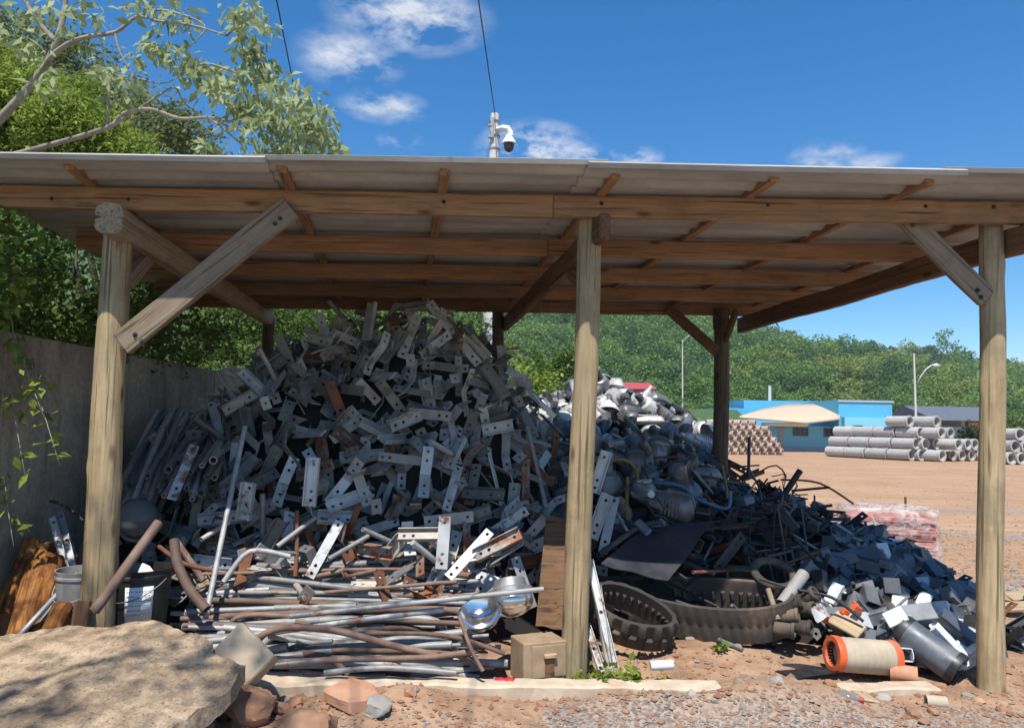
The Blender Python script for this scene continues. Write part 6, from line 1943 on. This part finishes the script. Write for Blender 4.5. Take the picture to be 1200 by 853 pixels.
# channels leaning on the right of the middle post
for i, (a, b_, mt, lb) in enumerate((((692,664),(722,792),'galv_pale','pale long steel channel leaning on the right side of the middle post'), ((700,690),(716,796),'galv_dusty','dusty shorter channel leaning right of the middle post'), ((688,736),(708,794),'galv_pale','pale short channel lowest against the middle post'))):
    p0, p1 = P(*a, 5.05 - .02*i), P(*b_, 4.80 - .03*i)
    bo = link('steel_channel', strap([((p1-p0).length, 0, (.06,.5,.88,.95))], .052, .005, flange=.024)); bo.data.materials.append(M[mt])
    place(bo, (p0+p1)/2, frame(p1-p0, (0.3,-1,.2))); tag(bo, lb, 'steel channel')
# litter on the dirt
c = G(776, 779, .12); q = Matrix.Translation(c) @ frame_z((1,.05,.05)).to_4x4()
mb = MB(); mb.lathe([(0,-.075),(.026,-.075),(.03,-.068),(.03,.06),(.022,.072),(0,.072)], 16, q)
tag(mb.build('tin_can', M['plain_white'], origin=c, smooth=35), 'small white can lying on the dirt below the rubber tracks', 'can')
sheet_quad([G(872,778,.03), G(930,797,.03), G(990,786,.07), G(950,780,.04)], 'thin dark bent metal strip half buried in the dirt', 'dark_steel', .006, .03, 9, n=6)
beam('board', G(990,800,.02), G(1022,822,.04), .10, .018, 'board_pale', None, None, up=(.1,-.3,.9))
tag(COL.objects[-1], 'pale board piece lying flat in front of the footing at right', 'board')
c = G(985, 816, .05)
bt = empty('plastic_bottle', c, 'clear plastic bottle with a red cap lying in the gravel', 'bottle')
q = Matrix.Translation(c) @ frame_z((.85,-.5,.02)).to_4x4()
mb = MB(); mb.lathe([(0,-.10),(.030,-.10),(.033,-.09),(.033,-.03),(.030,-.02),(.033,-.01),(.033,.04),(.022,.08),(.012,.095),(.012,.11)], 18, q); mb.build('body', M['clear_dome'], bt, c, smooth=True)
mb = MB(); mb.lathe([(0,.125),(.015,.125),(.015,.105),(.0,.105)], 14, q); mb.build('cap', M['red_can'], bt, c, smooth=35)
c = G(1097, 822, .035); q = Matrix.Translation(c) @ frame_z((1,-.2,0)).to_4x4()
mb = MB(); mb.lathe([(.026,-.055),(.036,-.055),(.036,.055),(.026,.055),(.024,.0),(.026,-.055)], 16, q)
tag(mb.build('cardboard_tube', M['filter_tan'], origin=c, smooth=35), 'short tan cardboard tube lying near the foot of the right post', 'cardboard tube')
# planks by the right post
for i, (a, b_, w_, lb) in enumerate((((1088,697),(1122,690),.16,'pale plank lying on the dirt left of the right post, leftmost of the pair'), ((1118,702),(1146,693),.18,'pale plank lying on the dirt left of the right post, next to the post'), ((1090,722),(1150,727),.07,'long narrow plank lying lowest beside the right post'), ((1180,699),(1235,696),.16,'pale plank lying on the dirt right of the right post, upper one'), ((1170,712),(1230,709),.14,'pale plank lying on the dirt right of the right post, lower one'))):
    p0, p1 = G(*a, .07), G(*b_, .09)
    beam('plank', p0, p1, w_, .03, 'board_pale', None, None, up=(.1,-.25,.95)); tag(COL.objects[-1], lb, 'plank')
# stones one can tell apart
sr = random.Random(33); SGp = 'loose stones on the dirt'
for i in range(70):
    if i < 36: p = G(sr.uniform(320, 1180), sr.uniform(792, 850), .01)
    elif i < 52: p = G(sr.uniform(700, 1000), sr.uniform(755, 795), .01)
    else: p = G(sr.uniform(1090, 1230), sr.uniform(640, 740), .01)
    p.z = gz(p.x, p.y) + .006
    mt = sr.choice(('clod_red','stone_grey','clod_red'))
    wd = 'reddish clod of earth' if mt == 'clod_red' else 'grey stone'
    wh = 'gravel before the shed' if i < 36 else 'dirt below the rubber tracks' if i < 52 else 'bank beyond the right post'
    stone(p, sr.uniform(.018,.048), f'small {wd} lying loose on the {wh}', mt, 300+i, .65, f'small {wd} pieces on the {wh}', 2)
# gravel: one mass
gb = []
gvr = np.random.RandomState(3)
octa = np.array([(1,0,0),(0,1,0),(-1,0,0),(0,-1,0),(0,0,1),(0,0,-1)], float)
of = [(0,1,4),(1,2,4),(2,3,4),(3,0,4),(1,0,5),(2,1,5),(3,2,5),(0,3,5)]
gv_v, gv_m = [], []
k = 0
while k < 24000:
    x = gvr.uniform(-3.2, 4.2); y = 3.1 + gvr.rand()**1.3*2.3
    lim = 4.45 if x > .25 else 4.15
    if y > lim and gvr.rand() > .22*(1 if y < 5.2 else .3): continue
    r = gvr.uniform(.004,.012)*(2.0 if gvr.rand() < .05 else 1)
    s_ = r*gvr.uniform(.6,1.3,size=3); s_[2] *= .7
    a = gvr.rand()*6.28; ca_, sa_ = math.cos(a), math.sin(a)
    v_ = octa*s_*gvr.uniform(.75,1.25,size=(6,1)); v_ = np.stack([v_[:,0]*ca_-v_[:,1]*sa_, v_[:,0]*sa_+v_[:,1]*ca_, v_[:,2]], 1) + np.array([x, y, gz(x,y) + r*.2])
    gv_v.append(v_[np.array(of)].reshape(-1,3)); gv_m += [int(gvr.randint(0,4) > 1)]*8
    k += 1
for k in range(900):
    x = gvr.uniform(-1.4, 4.0); y = gvr.uniform(3.9, 5.3)
    if gvr.rand() < .5 and x < .3 and y > 4.5: continue
    r = gvr.uniform(.010,.026)
    s_ = r*gvr.uniform(.7,1.3,size=3); s_[2] *= .7
    v_ = octa*s_*gvr.uniform(.7,1.25,size=(6,1)) + np.array([x, y, gz(x,y) + r*.15])
    gv_v.append(v_[np.array(of)].reshape(-1,3)); gv_m += [1]*8
for k in range(5200):
    if k < 3200: x = gvr.uniform(3.5, 8.5); y = gvr.uniform(6.2, 12.5); r = gvr.uniform(.008,.026)*(1.5 if gvr.rand() < .04 else 1); mi = int(gvr.rand() < .45)
    else: y = 11 + 34*gvr.rand()**1.6; x = y*gvr.uniform(.05, .80); r = gvr.uniform(.010,.028); mi = int(gvr.rand() < .85)
    s_ = r*gvr.uniform(.7,1.4,size=3); s_[2] *= .6
    v_ = octa*s_*gvr.uniform(.7,1.25,size=(6,1)) + np.array([x, y, gz(x,y) + r*.15])
    gv_v.append(v_[np.array(of)].reshape(-1,3)); gv_m += [mi]*8
tag(link('gravel', np_mesh('gravel', np.concatenate(gv_v), 3, [M['stone_grey'], M['clod_red']], gv_m)), kind='stuff')
# weeds
wr = np.random.RandomState(9); wq = random.Random(10)
for i, (px, py, n, h) in enumerate(((680,806,16,.10), (700,812,20,.13), (722,808,18,.12), (745,812,16,.10), (775,812,10,.07), (660,808,8,.06), (846,780,8,.06), (280,806,8,.05), (735,802,10,.15))):
    p = G(px, py, 0); p.z = gz(p.x, p.y)
    t = empty('weed', p, 'small green weed growing ' + ('at the footing below the middle post' if i < 6 or i == 8 else 'alone in the dirt below the oval track' if i == 6 else 'beside the tilted concrete block'), 'weed', 'weeds along the footing' if i < 6 or i == 8 else None)
    mb = MB(); lv = []
    for k in range(6):
        d = Vector((wq.uniform(-.7,.7), wq.uniform(-.7,.7), 1)).normalized()*h*1.35*wq.uniform(.6,1.1)
        mb.tube([p, p + d*.5, p + d + Vector((0,0,-.01))], [.003,.002,.001], 4)
        for j in range(n//4+2): lv.append(tuple(d*wq.uniform(.3,1.0) + Vector((wq.gauss(0,.02), wq.gauss(0,.02), wq.gauss(0,.008)))))
    mb.build('stem', M['leaf_lime'], t, p)
    link('foliage', np_mesh('foliage', leaves(np.array(lv), .055, .0, .6, 1.2, wr), 4, [M['leaf_lime']]), t, p)
# grass tufts under the wall of bushes
# tree outside the frame whose crown dapples the slab
tb2 = Vector((-4.6, 0.6, 0))
bl = [((-2.0+a*1.6, 0.25+b*1.6, 7.6+c), .6, .4) for a, b, c in ((-.2,.0,.0), (.25,.25,.15), (-.8,.3,.1), (-1.3,-.1,.3), (-.5,-.45,.1), (-2.0,.2,.2), (.1,-.35,.3), (-1.6,.6,.3))]
tree('shade_tree', tb2, 7.6, bl, 1700, .085, 'leaf_hedge', 'leafy tree beside the photographer dappling the rock slab with shade', trunk_r=.12, seed=70, limbs=1, bark='bark_pale')

# ------------------------------------------------------------------ air between here and the hills
mb = MB(); mb.box((40, 125, 55), (620, 420, 135))
t = bpy.data.materials.new('haze'); t.use_nodes = True
n_ = t.node_tree.nodes; n_.clear()
o_ = n_.new('ShaderNodeOutputMaterial'); pv = n_.new('ShaderNodeVolumePrincipled')
pv.inputs['Density'].default_value = 0.00045; pv.inputs['Color'].default_value = (0.80, 0.88, 1.0, 1); pv.inputs['Anisotropy'].default_value = 0.2
t.node_tree.links.new(pv.outputs[0], o_.inputs['Volume'])
hz = mb.build('haze', t); tag(hz, kind='stuff')
scene.cycles.volume_bounces = 0
